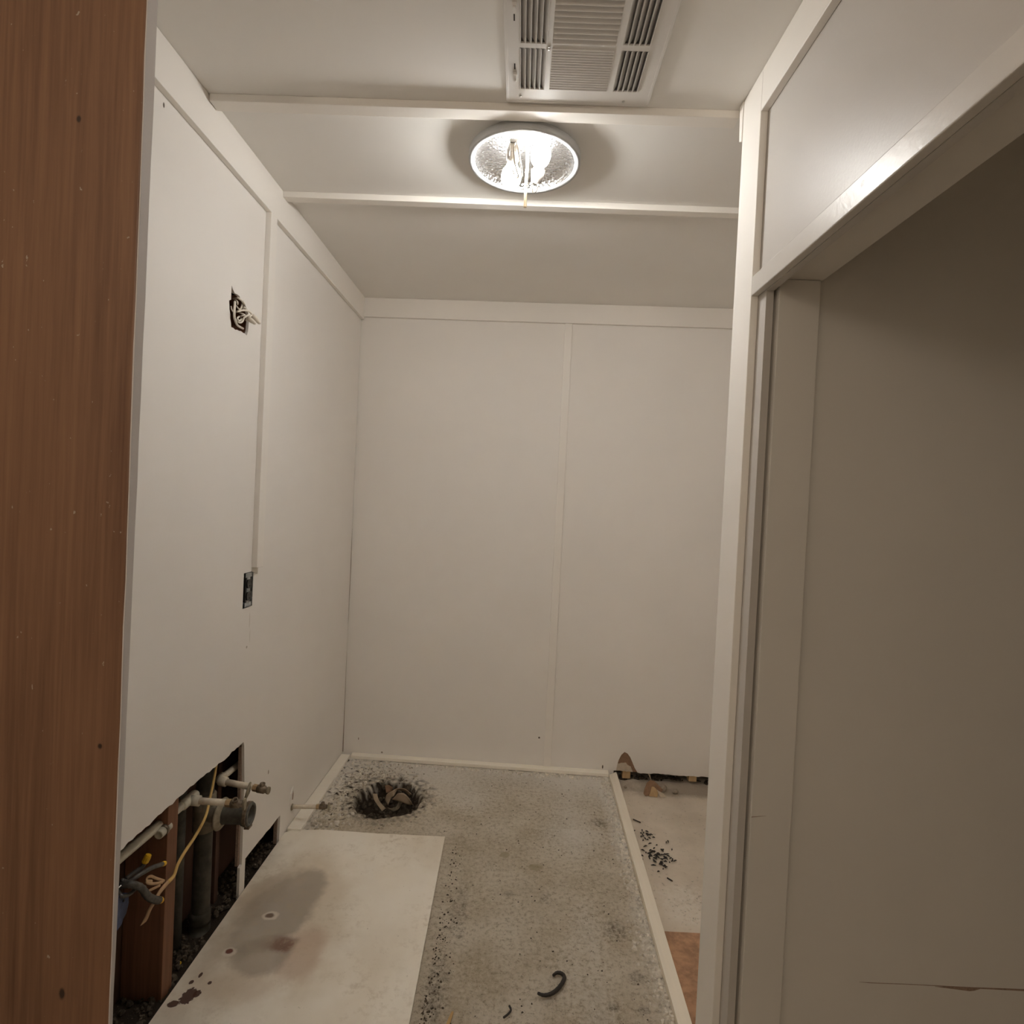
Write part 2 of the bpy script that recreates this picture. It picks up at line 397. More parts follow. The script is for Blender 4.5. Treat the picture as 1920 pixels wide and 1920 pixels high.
# ------------------------------------------------------------------ setting: floors
def floor_xr(y): return 0.4748 + 0.0245*y          # middle of the divider strip
bm = bmesh.new(); X0, X1, Y0, Y1 = -1.02, 0.0, 1.15, 3.16
nx, ny = 250, 320
la = bm.verts.layers.float.new('dirt'); lb = bm.verts.layers.float.new('dust')
grid = []
for j in range(ny+1):
    row = []
    y = Y0 + (Y1-Y0)*j/ny
    xr = floor_xr(y)
    for i in range(nx+1):
        x = X0 + (xr-X0)*i/nx
        p = Vector((x, y, 0))
        n = noise.noise(p*9)*.5 + noise.noise(p*31)*.3 + noise.noise(p*90)*.25
        z = n*.0022
        # ragged hole in the slab
        dx, dy = (x+.538)/.150, (y-2.662)/.170
        a = atan2(dy, dx)
        wob = .16*noise.noise(Vector((cos(a)*1.6, sin(a)*1.6, 3))) + .08*noise.noise(Vector((cos(a)*5, sin(a)*5, 7)))
        d = sqrt(dx*dx+dy*dy) + wob
        t = min(1, max(0, (1.04-d)/.30)); t = t*t*(3-2*t)
        z -= t*(.085 + .02*noise.noise(p*22))
        rim = max(0, 1-abs(d-1.25)/.35)
        lefty = min(1, max(0, (-.45-x)/.2))
        z += rim*.007*(noise.noise(p*40)+.25)
        # rubble heaped at the edges of the slab
        e = min(x+.834, 3.055+K_*x-y, (xr-.022)-x)
        eh = max(0, 1-e/.075) if e > 0 else 0
        eh2 = max(0, 1-(x+.834)/.24)*max(0, min(1, (y-2.30)/.1)) if (y > 2.3 and x > -.838 and y < 3.05+K_*x) else 0
        z += eh*.010*max(0, noise.noise(p*34)+.25) + eh2*(.016*max(0, noise.noise(p*30)+.1)+.010*max(0, noise.noise(p*70)))
        v = bm.verts.new((x, y, z))
        dirt = t*1.2 + max(0, 1-abs(d-1.05)/.35)*(.38+.8*noise.noise(p*45)) 
        dirt += max(0, 1-abs(d-1.4)/.6)*.6*max(0, noise.noise(p*30)+.1)*(1 if y > 2.6 else .6)
        dirt += max(0, min(eh2*1.6+eh*.8, 1))*.7*max(0, noise.noise(p*62)*1.9-.05) + (.5*max(0, noise.noise(p*55)-.05) if (x < -.45 and y > 2.7) else 0)  # speckles along the strips paint in the dark gaps between crumbs
        if x < -A_+S_*y+.004: dirt = 1.0
        v[la] = max(0, min(1, dirt))
        du = eh*.75 + .45*max(0, 1-abs(x-.30)/.2)*(1 if y < 2.5 else .6) + .55*max(0, 1-(3.0-y)/.45) + .25*max(0, 1-(2.9-y)/1.1)  # edge dust, plus brightness painted in towards the back wall
        v[lb] = max(0, min(1, du + .35*noise.noise(p*3)))
        row.append(v)
    grid.append(row)
for j in range(ny):
    for i in range(nx):
        bm.faces.new([grid[j][i], grid[j][i+1], grid[j+1][i+1], grid[j+1][i]])
box(bm, -1.02, floor_xr(1.15), -1.3, 1.152, -.05, -.002)
struct('floor', bm, M['concrete'], smooth=True)
bm = bmesh.new(); box(bm, -1.1, 2.5, -1.3, 3.4, -.20, -.12); struct('floor_sub', bm, M['dark_gap'])
bm = bmesh.new(); nx2, ny2 = 70, 110; g2 = []
for j in range(ny2+1):
    y = 1.0 + 2.25*j/ny2; row = []
    for i in range(nx2+1):
        x = floor_xr(y) + (1.45-floor_xr(y))*i/nx2; p = Vector((x, y, 0))
        z = FZ + noise.noise(p*6)*.003 + noise.noise(p*30)*.0015 + .022*max(0, min(1, (y-2.98)/.06))*(.5+.5*noise.noise(p*12))
        row.append(bm.verts.new((x, y, z)))
    g2.append(row)
for j in range(ny2):
    for i in range(nx2): bm.faces.new([g2[j][i], g2[j][i+1], g2[j+1][i+1], g2[j+1][i]])
box(bm, floor_xr(1.0), 2.4, -1.3, 1.34, FZ-.06, FZ-.001)
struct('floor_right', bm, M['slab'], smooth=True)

# ------------------------------------------------------------------ setting: walls
# left wall panel with the long cut-out, the low cut-out, the hole round the wires and the outlet cut
cut = [(1.02, .50), (1.20, .535)] + jag([(1.20, .538), (1.336, .536), (1.611, .545), (1.80, .541), (1.945, .545)], .016, .0035, 3)[1:] + \
      [(1.950, .53), (1.962, .40), (1.966, .25), (1.968, .112), (1.955, .108), (1.955, -.05)]
wy0, wy1 = -1.25, 3.092
outer = [(wy0, -.05), (1.02, -.05)] + cut[0:] + [(1.993, -.05), (1.993, .117)] + jag([(1.993, .117), (2.13, .115), (2.285, .112)], .03, .002, 5)[1:] + \
        [(2.283, .06), (2.280, -.05), (wy1, -.05), (wy1, H), (wy0, H)]
hole_w = jag([(1.745, 2.005), (1.752, 1.996), (1.765, 1.988), (1.795, 1.990), (1.800, 1.983), (1.822, 1.985), (1.85, 1.965), (1.862, 1.935), (1.858, 1.90),
              (1.850, 1.885), (1.80, 1.885), (1.752, 1.882), (1.745, 1.905), (1.738, 1.93), (1.733, 1.955), (1.745, 1.962), (1.744, 1.985)], .012, .003, 8, True)
hole_o = [(1.897, 1.003), (1.965, 1.003), (1.965, 1.121), (1.897, 1.121)]
bm = bmesh.new(); plate(bm, outer, [hole_w, hole_o], lambda a, b, o: lw(a, b, o), 0.0, -.009)
struct('wall_left', bm, M['left'])
bm = bmesh.new()                                  # brown raw edge of the cut on its far side
plate(bm, jag([(1.9690, .530), (1.973, .40), (1.975, .25), (1.973, .112), (1.956, .112), (1.957, .25), (1.953, .42), (1.950, .525)], .05, .001, 2, True), [], lambda a, b, o: lw(a, b, o), -.0095, -.019)
plate(bm, [(2.284, .108), (2.292, .10), (2.290, -.04), (2.279, -.04), (2.278, .06)], [], lambda a, b, o: lw(a, b, o), -.0095, -.022)
struct('trim_cut_edge', bm, M['drywall_core'])
bm = bmesh.new(); box(bm, -.015, .012, 0, .060, 0, 1, lambda o, a, b: lw(1.953+a*.12, .112+b*(-.16), -.012+o*.15)); bm.free()
# back of the cavity behind the left wall
bm = bmesh.new(); plate(bm, [(.7, -.06), (2.45, -.06), (2.45, .75), (.7, .75)], [], lambda a, b, o: lw(a, b, o), -.125, -.135)
plate(bm, [(2.38, -.06), (2.44, -.06), (2.44, .75), (2.38, .75)], [], lambda a, b, o: lw(a, b, o), -.02, -.13)
plate(bm, [(.7, .75), (2.45, .75), (2.45, .77), (.7, .77)], [], lambda a, b, o: lw(a, b, o), -.012, -.13)
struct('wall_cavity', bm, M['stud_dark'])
bm = bmesh.new(); plate(bm, [(1.65, 1.8), (2.05, 1.8), (2.05, 2.1), (1.65, 2.1)], [], lambda a, b, o: lw(a, b, o), -.08, -.09)
plate(bm, [(1.8, .95), (2.05, .95), (2.05, 1.2), (1.8, 1.2)], [], lambda a, b, o: lw(a, b, o), -.08, -.09)
plate(bm, [(-1.25, -.06), (3.3, -.06), (3.3, 2.5), (-1.25, 2.5)], [], lambda a, b, o: lw(a, b, o), -.14, -.16)
struct('wall_left_backing', bm, M['dark_gap'])

# back wall: full height left of the divider, cut short above the gap on its right
bot = [(x, .020 + .0) for x in (.692, .72)]
rag = jag([(.700, .014), (.78, .020), (.90, .016), (1.06, .021), (1.40, .020)], .012, .0022, 6)
tear = [(.573, .020), (.577, .050), (.584, .078), (.596, .105), (.612, .121), (.628, .114), (.643, .095), (.656, .068), (.669, .040), (.684, .018)]
outer = [(-.93, -.06), (.560, -.06), (.560, .020)] + tear + rag + [(1.42, H), (-.93, H)]
bm = bmesh.new(); plate(bm, outer, [], bw, 0.0, -.0045); struct('wall_back', bm, M['back'])
bm = bmesh.new(); plate(bm, [(.568, .021), (.568, .13), (.71, .13), (.71, .017)], [], bw, -.005, -.008); struct('wall_back_paper_layer', bm, M['kraft'])
bm = bmesh.new(); plate(bm, jag([(.573, .021), (.578, .056), (.60, .062), (.622, .064), (.633, .052), (.648, .046), (.66, .018)], .010, .0018, 12, True), [], bw, -.001, -.0049)
struct('wall_back_torn_core', bm, M['gypsum'])
bm = bmesh.new(); plate(bm, [(-1.0, -.2), (1.5, -.2), (1.5, 2.5), (-1.0, 2.5)], [], bw, -.16, -.17)
plate(bm, [(.5, .10), (1.5, .10), (1.5, .12), (.5, .12)], [], bw, -.02, -.17)
struct('wall_back_backing', bm, M['dark_gap'])
# sill of old rubble under the back wall
bm = bmesh.new()
for i in range(60):
    x = .56 + i*.013
    chunk(bm, (x, D_+K_*x+.05+random.uniform(-.02, .03), FZ-.005), random.uniform(.012, .03), random, .9)
tag(obj('rubble_sill', bm, M['dirt']), 'dark rubble lying in the gap under the cut back wall', 'rubble', kind='stuff')

# ceiling with the duct opening
bm = bmesh.new()
plate(bm, [(-1.05, -1.3), (2.45, -1.3), (2.45, 3.3), (-1.05, 3.3)], [[(-.060, 1.02), (.255, 1.02), (.255, 1.495), (-.060, 1.495)]],
      lambda a, b, o: Vector((a, b, H+o)), 0, .012)
struct('ceiling', bm, M['ceiling'])
bm = bmesh.new(); plate(bm, [(-.9, -1.3), (2.45, -1.3), (2.45, 3.3), (-.9, 3.3)], [], lambda a, b, o: Vector((a, b, H+o)), .13, .15); struct('ceiling_backing', bm, M['dark_gap'])

# right wall: panel with the doorway, its stud ends, header and the boards on it
pt = lambda a, b, o: Vector((R_+RS_*a+.018+o, a, b))
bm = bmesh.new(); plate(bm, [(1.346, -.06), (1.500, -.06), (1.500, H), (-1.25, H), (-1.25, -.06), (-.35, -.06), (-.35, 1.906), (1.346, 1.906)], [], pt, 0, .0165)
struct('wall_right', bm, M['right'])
bm = bmesh.new(); box(bm, .558, .5605, 1.353, 1.497, -.06, 1.93)
box(bm, .558, .658, -.45, -.35, -.06, H)
struct('wall_right_core', bm, M['trim'])
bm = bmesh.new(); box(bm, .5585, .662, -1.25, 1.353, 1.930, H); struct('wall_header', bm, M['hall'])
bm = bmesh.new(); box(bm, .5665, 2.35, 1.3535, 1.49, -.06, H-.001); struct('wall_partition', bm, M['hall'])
bm = bmesh.new(); box(bm, .5655, .658, 1.335, 1.3532, -.06, 1.9295); struct('trim_jamb_board', bm, M['hall'], bevel=.0015)
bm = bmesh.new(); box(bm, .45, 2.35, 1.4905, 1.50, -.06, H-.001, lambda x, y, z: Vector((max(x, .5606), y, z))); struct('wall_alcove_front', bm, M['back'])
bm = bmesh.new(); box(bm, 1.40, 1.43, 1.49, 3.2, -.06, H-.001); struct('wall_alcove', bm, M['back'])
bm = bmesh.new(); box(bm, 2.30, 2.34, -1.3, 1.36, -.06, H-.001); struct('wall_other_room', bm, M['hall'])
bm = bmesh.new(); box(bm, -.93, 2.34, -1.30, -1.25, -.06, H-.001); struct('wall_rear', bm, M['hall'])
bm = bmesh.new(); box(bm, -.90, -.60, .769, .80, -.02, H-.001); struct('wall_front', bm, M['hall'])
# horizontal crack of the board joint in the other room
bm = bmesh.new()
plate(bm, [(.845, .3168), (.87, .3160), (.95, .3175), (1.03, .3180), (1.10, .3172), (1.18, .3185), (1.26, .3195), (1.26, .3225), (1.18, .3215), (1.10, .3195), (1.03, .3192), (.95, .3185)],
      [], lambda a, b, o: Vector((a, 1.3535-o, b)), 0, .0006)
plate(bm, [(1.02, .3165), (1.10, .3105), (1.112, .3125), (1.125, .3175), (1.23, .3180), (1.25, .3225), (1.10, .3195)], [], lambda a, b, o: Vector((a, 1.3535-o, b)), 0, .0007)
plate(bm, [(.5665, .7005), (.60, .7040), (.5665, .6990)], [], lambda a, b, o: Vector((a, 1.335-o, b)), 0, .0006)
struct('trim_crack', bm, M['drywall_core'])

tn = [0]
def trim(bm, mat='trim', bevel=.0016):
    tn[0] += 1; return struct('trim_%d' % tn[0], bm, M[mat], bevel=bevel)
# left wall: frieze board and short batten
bm = bmesh.new(); plate(bm, [(.86, 2.325), (3.085, 2.325), (3.085, H-.0005), (.86, H-.0005)], [], lw, 0.0002, .018); trim(bm)
bm = bmesh.new(); plate(bm, [(1.948, 1.135), (1.996, 1.133), (1.996, 2.3248), (1.948, 2.3248)], [], lw, 0.0002, .019); trim(bm)
bm = bmesh.new(); plate(bm, [(1.950, 1.1215), (1.993, 1.108), (1.996, 1.1325), (1.950, 1.1345)], [], lw, 0.0002, .002); trim(bm, 'hall', 0)
# back wall: frieze and batten
bm = bmesh.new(); plate(bm, [(-.868, 2.339), (1.40, 2.339), (1.40, H-.0005), (-.868, H-.0005)], [], bw, 0.0002, .018); trim(bm)
bm = bmesh.new(); plate(bm, [(.192, .021), (.231, .023), (.231, 2.3388), (.192, 2.3388)], [], bw, 0.0002, .012); trim(bm)
# corner crack left
bm = bmesh.new(); plate(bm, [(-.8835, .02), (-.8795, .02), (-.8820, .30), (-.8835, .55)], [], bw, .0002, .0012)
plate(bm, [(-.8835, .72), (-.8820, .85), (-.8815, 1.05), (-.8835, 1.22)], [], bw, .0002, .0012); trim(bm, 'drywall_core', 0)
# ceiling battens
k2 = -.01028
bt = lambda y: (lambda a, b, o: Vector((a, y + k2*a + b, H-o)))
bm = bmesh.new(); plate(bm, [(-.872, 0), (.5225, 0), (.5225, .043), (-.872, .043)], [], bt(1.5405), .0003, .020); trim(bm)
bm = bmesh.new(); plate(bm, [(-.872, 0), (1.40, 0), (1.40, .036), (-.872, .036)], [], bt(2.0236), .0003, .021); trim(bm)
# right wall boards: end board, frieze, header board, the small returned end at the ceiling
rb = lambda a, b, o: Vector((R_+RS_*a+o, a, b))
bm = bmesh.new(); plate(bm, [(1.389, -.05), (1.500, -.05), (1.500, H-.0005), (1.389, H-.0005)], [], rb, 0, .0178); trim(bm)
bm = bmesh.new(); plate(bm, [(-1.25, 2.340), (1.3888, 2.340), (1.3888, H-.0005), (-1.25, H-.0005)], [], rb, 0, .0178); trim(bm)
bm = bmesh.new(); plate(bm, [(-.6, 1.902), (1.3888, 1.9075), (1.3888, 1.953), (-.6, 1.949)], [], rb, 0, .0178); trim(bm, 'header', .0022)
bm = bmesh.new(); plate(bm, [(1.5002, 2.337), (1.516, 2.345), (1.523, H-.0005), (1.5002, H-.0005)], [], rb, -.002, .016); trim(bm, 'trim', .001)
# floor strips: along the left wall, the back wall, and the divider
bm = bmesh.new(); plate(bm, [(.002, 2.356), (.060, 2.352), (.051, 3.062), (.004, 3.066)], [], lambda a, b, o: Vector((-A_+S_*b+a, b, o)), .0045, .0205)
struct('baseboard_left', bm, M['stripx'], bevel=.0015)
bm = bmesh.new(); plate(bm, [(-.828, .004), (.530, .004), (.528, .046), (-.826, .044)], [], lambda a, b, o: Vector((a, D_+K_*a-b, o)), .004, .0215)
struct('baseboard_back', bm, M['stripx'], bevel=.0015)
bm = bmesh.new(); plate(bm, [(.4533+.0245*.9, .9), (.4533+.0245*1.5, 1.5), (.4575+.0245*2.99, 2.99), (.4985+.0245*3.02, 3.028), (.4925+.0245*1.52, 1.5202), (.518, 1.498), (.516, .9)], [],
                        lambda a, b, o: Vector((a, b, o)), FZ-.01, .0205)
trim(bm, 'strip', .0015)
print('TRIMS', tn[0])

# ------------------------------------------------------------------ stained jamb in the foreground
t = thing('wooden_door_jamb', (-.60, .76, -.02), 'dark-stained upright wooden board with painted edge, at the far left beside the camera', 'door jamb')
bm = bmesh.new(); plate(bm, [(-.72, -.02), (-.5065, -.02), (-.5085, H-.002), (-.72, H-.002)], [], lambda a, b, o: Vector((a, .75+o, b)), 0, .0045)
obj('board', bm, M['jamb'], t, bevel=.002)
rd = random.Random(9); L = []; R2 = []
for i in range(41):
    z = -.02 + 2.455*i/40; q = max(0, min(1, (z-.75)/1.3))
    L.append((z, .7505 + .001*rd.random())); R2.append((z, .7563 + .0145*q**.7 + .0010*rd.random()))
bm = bmesh.new(); plate(bm, [(b, a) for a, b in L] + [(b, a) for a, b in R2[::-1]], [], lambda a, b, o: Vector((-.5067 - .0019*(b/2.44) + o, a, b)), -.012, .0012)
tag(obj('painted_edge', bm, M['edge'], t), 'grey painted edge')

# ------------------------------------------------------------------ ceiling light
LX, LY = -.0335, 1.756
t = thing('ceiling_light', (LX, LY, H), 'round flush ceiling light without its glass, bare lit bulbs in a white pan', 'ceiling light')
bm = bmesh.new()
lathe(bm, [(.150, 2.4399), (.166, 2.427), (.1665, 2.408), (.1648, 2.4045), (.1510, 2.4055), (.1490, 2.4085)], 96, Matrix.Translation((LX, LY, 0)))
obj('pan_rim', bm, M['pan'], t, smooth=True)
bm = bmesh.new(); lathe(bm, [(.1495, 2.4080), (.143, 2.425), (.12, 2.4335), (0, 2.4345)], 96, Matrix.Translation((LX, LY, 0)))
obj('reflector', bm, M['pan_in'], t, smooth=True)
def bulb(base, d, length=.105, rr=.030):
    sp = [(0.0001, 0), (.010, .001), (.013, .004), (.013, .018), (.014, .028), (.019, .045), (rr*.93, .062), (rr, .076), (rr*.93, .091), (rr*.62, .102), (rr*.3, .1055), (0, .1065)]
    bm = bmesh.new(); dd = Vector(d).normalized()
    lathe(bm, [(0, -.036), (.014, -.036), (.0175, -.030), (.0185, -.004), (.0185, .012), (.0155, .014), (.0148, 0), (0, -.002)], 24, frame(Vector(base), dd))
    so = obj('socket', bm, M['socket'], t, smooth=True)
    bm = bmesh.new(); lathe(bm, [(a, b*length/.1065) for a, b in sp], 24, frame(base, d)); obj('bulb', bm, M['bulb'], so, smooth=True)
bulb((-.066, 1.672, 2.380), (-.06, .95, -.20), .112, .030)
bulb((.009, 1.775, 2.392), (.04, -.95, -.01), .128, .029)
bm = bmesh.new(); tube(bm, [(LX+.0085, 1.716, 2.434), (LX+.0085, 1.716, 2.33), (LX+.0082, 1.716, 2.262)], [.0042]*3, 12)
tube(bm, [(LX+.0085, 1.716, 2.325), (LX+.0085, 1.716, 2.319)], .0055, 12)
tube(bm, [(LX+.0082, 1.716, 2.268), (LX+.0082, 1.716, 2.2585)], .0049, 12)
obj('threaded_rod', bm, M['brass'], t, smooth=False)
bm = bmesh.new(); box(bm, -.075, .035, 1.62, 1.64, 2.395, 2.397); box(bm, -.075, -.073, 1.62, 1.64, 2.36, 2.397); box(bm, .010, .012, 1.62, 1.64, 2.36, 2.397)
box(bm, -.03, -.02, 1.62, 1.74, 2.397, 2.399); obj('bracket', bm, M['screw'], t)
for pts in ([(-.055, 1.62, 2.385), (-.062, 1.60, 2.362), (-.058, 1.63, 2.335), (-.048, 1.675, 2.325), (-.056, 1.69, 2.33), (-.064, 1.665, 2.335)],
            [(-.055, 1.615, 2.385), (-.050, 1.61, 2.36), (-.040, 1.65, 2.335), (-.038, 1.68, 2.33), (-.042, 1.695, 2.335)],
            [(-.010, 1.70, 2.36), (-.008, 1.74, 2.335), (-.004, 1.765, 2.33), (.006, 1.76, 2.332), (.010, 1.742, 2.34)]):
    bm = bmesh.new(); tube(bm, smoothpts(pts, 5), .0022, 8); obj('lead_wire', bm, M['whitewire'], t, smooth=True)

# ------------------------------------------------------------------ ceiling vent
t = thing('ceiling_vent', (.095, 1.27, H), 'large white rectangular ceiling vent with louvres in six banks', 'vent')
vz = lambda a, b, o: Vector((a, b, H-o))
x0, x1, x2, x3, x4, x5 = -.050, .010, .025, .167, .183, .244
banks = [(x0, x1, 1.345, 1.476, 'v'), (x2, x3, 1.345, 1.473, 'h'), (x4, x5, 1.343, 1.473, 'v'),
         (x0, x1, 1.045, 1.331, 'v'), (x2, x3, 1.045, 1.327, 'H'), (x4, x5, 1.045, 1.326, 'v')]
bm = bmesh.new()
plate(bm, [(-.083, .998), (.280, .998), (.2795, 1.5235), (-.0815, 1.5245)], [[(a, c), (b, c), (b, d), (a, d)] for a, b, c, d, e in banks], vz, .004, .0085)
plate(bm, [(-.085, .996), (.282, .996), (.2815, 1.5255), (-.0835, 1.5265)], [[(-.077, 1.004), (.274, 1.004), (.274, 1.518), (-.076, 1.518)]], vz, .0003, .0088)
obj('frame', bm, M['vent'], t, bevel=.0015)
bm = bmesh.new()
for (a, b) in ((-.0565, -.054), (.249, .2515)): box(bm, a, b, 1.03, 1.487, H-.003, H+.10)
for (a, b) in ((1.03, 1.033), (1.484, 1.487)): box(bm, -.0565, .2515, a, b, H-.003, H+.10)
box(bm, -.0565, .2515, 1.03, 1.487, H+.098, H+.10); obj('duct', bm, M['duct'], t)
for (a, b, c, d, kd) in banks:
    bm = bmesh.new()
    if kd == 'v':
        n = 5; st_ = (b-a)/n; lean = -.011 if a < 0 else .011
        for i in range(n+1):
            q = a + i*st_
            for (o0, o1, s0, s1) in ((.011, .002, 0, .55), (.002, -.006, .55, 1)):
                v = [bm.verts.new(vz(q + lean*(sx-.2) + ex, yy, oo)) for yy in (c, d) for (sx, oo) in ((s0, o0), (s1, o1)) for ex in (0, .0012)]
                for qd in ((0, 1, 3, 2), (4, 6, 7, 5), (0, 4, 5, 1), (2, 3, 7, 6), (0, 2, 6, 4), (1, 5, 7, 3)): bm.faces.new([v[z_] for z_ in qd])
    else:
        st_ = .0145 if kd == 'H' else .0078; n = int((d-c)/st_); lean = .016 if kd == 'H' else .0095
        for i in range(n+1):
            q = c + (d-c)*i/n - (0 if kd == 'H' else .001)
            sgn = -1
            v = [bm.verts.new(vz(xx, min(d+.004, max(c-.004, q + sgn*lean*sx + ey)), oo)) for xx in (a, b) for (sx, oo) in ((0, .0105), (1, -.004)) for ey in (0, .0011)]
            for qd in ((0, 1, 3, 2), (4, 6, 7, 5), (0, 4, 5, 1), (2, 3, 7, 6), (0, 2, 6, 4), (1, 5, 7, 3)): bm.faces.new([v[z_] for z_ in qd])
    obj('louvre_bank', bm, M['vent'], t)
for (yy, sl) in ((1.235, 1.262), (1.432, 1.402)):
    bm = bmesh.new(); box(bm, -.0655, -.0555, yy-.012, yy+.012, H-.0145, H-.0085); box(bm, -.0635, -.0575, yy-.010 if yy < 1.3 else yy+.004, yy-.004 if yy < 1.3 else yy+.010, H-.0185, H-.0145)
    lever = obj('damper_lever', bm, M['vent'], t, bevel=.001)
    bm = bmesh.new(); box(bm, -.0625, -.0595, sl-.009, sl+.009, H-.0091, H-.0084); obj('lever_slot', bm, M['dark_gap'], lever)
for (a, b) in ((-.047, 1.502), (.216, 1.508), (.018, 1.338), (.018, 1.345)):
    bm = bmesh.new(); lathe(bm, [(.0, 0), (.003, .0005), (.0035, .002)], 12, Matrix.Translation((a, b, H-.0106))); obj('screw', bm, M['screw'], t, smooth=True)

# ------------------------------------------------------------------ outlet
t = thing('electrical_outlet', lw(1.931, 1.062), 'black electrical outlet without its cover plate, in the left wall below the batten', 'outlet')
F = lambda o, a, b: lw(a, b, o)
bm = bmesh.new(); box(bm, -.055, -.001, 1.898, 1.9645, 1.0035, 1.1205, F); 
bmesh.ops.delete(bm, geom=[q for q in bm.faces if q.calc_center_median().x > -A_+.01-.005], context='FACES')
obj('wall_box', bm, M['steel'], t)
bm = bmesh.new()
for s_, e_ in ((1, 1.104), (-1, 1.006)):
    plate(bm, [(1.909, e_), (1.955, e_), (1.955, e_+.014), (1.945, e_+.0155), (1.919, e_+.0155), (1.909, e_+.014)], [[(1.927, e_+.005), (1.937, e_+.005), (1.937, e_+.009), (1.927, e_+.009)]], lw, -.001, .0012)
box(bm, -.002, .0005, 1.922, 1.942, 1.006, 1.118, F)
obj('mounting_strap', bm, M['steel'], t, bevel=.0004)
for zc in (1.0825, 1.0415):
    bm = bmesh.new(); pts = []
    for k in range(24):
        a = 2*pi*k/24; pts.append((1.933+.0175*cos(a), zc+max(-.0145, min(.0145, .0185*sin(a)))))
    plate(bm, pts, [[(1.925, zc+.001), (1.9268, zc+.001), (1.9268, zc+.009), (1.925, zc+.009)], [(1.939, zc+.002), (1.9408, zc+.002), (1.9408, zc+.009), (1.939, zc+.009)],
                    [(1.931, zc-.009), (1.935, zc-.009), (1.935, zc-.005), (1.931, zc-.005)]], lw, -.02, .0045)
    obj('receptacle', bm, M['black'], t, bevel=.0004)
bm = bmesh.new(); box(bm, -.03, -.0005, 1.913, 1.953, 1.022, 1.102, F); obj('outlet_body', bm, M['black'], t, bevel=.001)
bm = bmesh.new(); lathe(bm, [(0, .002), (.003, .0015), (.0035, 0)], 12, frame(lw(1.933, 1.062, .001), (1, 0, 0))); obj('screw', bm, M['screw'], t, smooth=True)

# ------------------------------------------------------------------ wires in the ragged hole
t = thing('wall_wiring', lw(1.80, 1.94, -.03), 'tangle of white wires sticking out of a ragged hole in the left wall', 'wiring')
bm = bmesh.new(); lathe(bm, [(.060, .055), (.060, .0), (0, 0)], 24, frame(lw(1.81, 1.935, -.065), (1, 0, 0))); obj('round_box', bm, M['stud'], t, smooth=False)
W = lambda a, b, o: lw(1.735 + a*.125/80, 2.02 - b*.150/110*.96, o)   # a, b: spot inside the hole seen square on
def wr(pts, rad=.0026):
    bm = bmesh.new(); tube(bm, smoothpts([on_left(420+x/17.45, 530+y/17.45, o) for x, y, o in pts], 5), rad, 8); obj('wire', bm, M['whitewire'], t, smooth=True)
wr([(300, 520, -.02), (460, 510, .004), (560, 570, .008), (640, 650, .004), (690, 760, -.02)], .0030)
wr([(350, 620, .004), (345, 800, .010), (335, 1000, .012), (350, 1180, .010), (420, 1370, .004), (520, 1450, 0), (620, 1500, -.01)], .0034)
wr([(360, 560, -.01), (430, 620, .006), (440, 700, .004), (400, 640, -.01)], .0028)
wr([(390, 750, -.01), (450, 830, 0), (520, 880, .006), (570, 800, .002), (585, 700, -.01)], .0026)
wr([(360, 970, -.005), (460, 940, .010), (620, 905, .016), (780, 925, .020), (880, 990, .022), (910, 1060, .022)], .0030)
wr([(610, 880, 0), (650, 815, .010), (700, 830, .010), (730, 900, .004)], .0028)
wr([(390, 1200, -.005), (440, 1270, .008), (530, 1310, .012), (610, 1260, .014), (660, 1150, .016), (760, 1080, .02), (850, 1050, .02)], .0028)
wr([(490, 1110, 0), (440, 1160, .01), (480, 1240, .012), (550, 1220, .01), (575, 1170, 0)], .0026)
wr([(500, 1120, -.005), (590, 1080, .01), (680, 1060, .014), (560, 1000, .004), (500, 980, -.01)], .0026)
wr([(720, 1230, .01), (790, 1180, .02), (880, 1080, .022), (930, 1050, .02)], .0028)
wr([(230, 780, -.012), (250, 880, -.004), (300, 960, 0)], .0022)
for (a, b) in (((800, 1170, .018), (1030, 1340, .045)), ((930, 1080, .02), (1180, 1340, .05))):
    p, q = on_left(420+a[0]/17.45, 530+a[1]/17.45, a[2]), on_left(420+b[0]/17.45, 530+b[1]/17.45, b[2])
    bm = bmesh.new(); n = (q-p).length; lathe(bm, [(0, 0), (.0075, .001), (.0078, n*.4), (.0052, n*.9), (.003, n), (0, n)], 12, frame(p, q-p)); obj('wire_connector', bm, M['whitewire'], t, smooth=True)

# ------------------------------------------------------------------ studs behind the left wall cut-out
def stud(y0, y1, label, depth=(-.010, -.123), z0=-.05, z1=.74, mat='stud'):
    bm = bmesh.new(); box(bm, depth[1], depth[0], y0, y1, z0, z1, F)
    return tag(obj('wall_stud', bm, M[mat], bevel=.0015), label, 'stud', 'studs behind the left wall')
stud(1.545, 1.592, 'orange-brown wall stud left of the dark vertical pipes in the wall cut-out')
stud(1.270, 1.310, 'reddish wall stud at the near end of the wall cut-out, behind the blue box', (-.05, -.123))
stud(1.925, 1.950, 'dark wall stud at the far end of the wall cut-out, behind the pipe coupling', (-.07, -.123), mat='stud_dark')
for x0_, x1_, z0_, lb in ((.609, .650, -.022, 'pale wooden block end under the torn paper at the foot of the back wall'), (.953, .993, -.014, 'wooden block end in the gap under the back wall, near the white corner board')):
    bm = bmesh.new(); plate(bm, [(x0_, z0_), (x1_, z0_), (x1_, .10), (x0_, .10)], [], bw, -.010, -.05)
    tag(obj('wood_block', bm, M['block'], bevel=.0012), lb, 'wood block', 'wood block ends under the back wall')
bm = bmesh.new(); tube(bm, [bw(.735, .03, -.006), bw(.748, .005, -.004), bw(.757, -.017, .002)], [.005, .004, .001], 6, flat=.4)
tag(obj('wood_splinter', bm, M['gypsum']), 'pale splinter hanging from the cut bottom edge of the back wall', 'splinter')

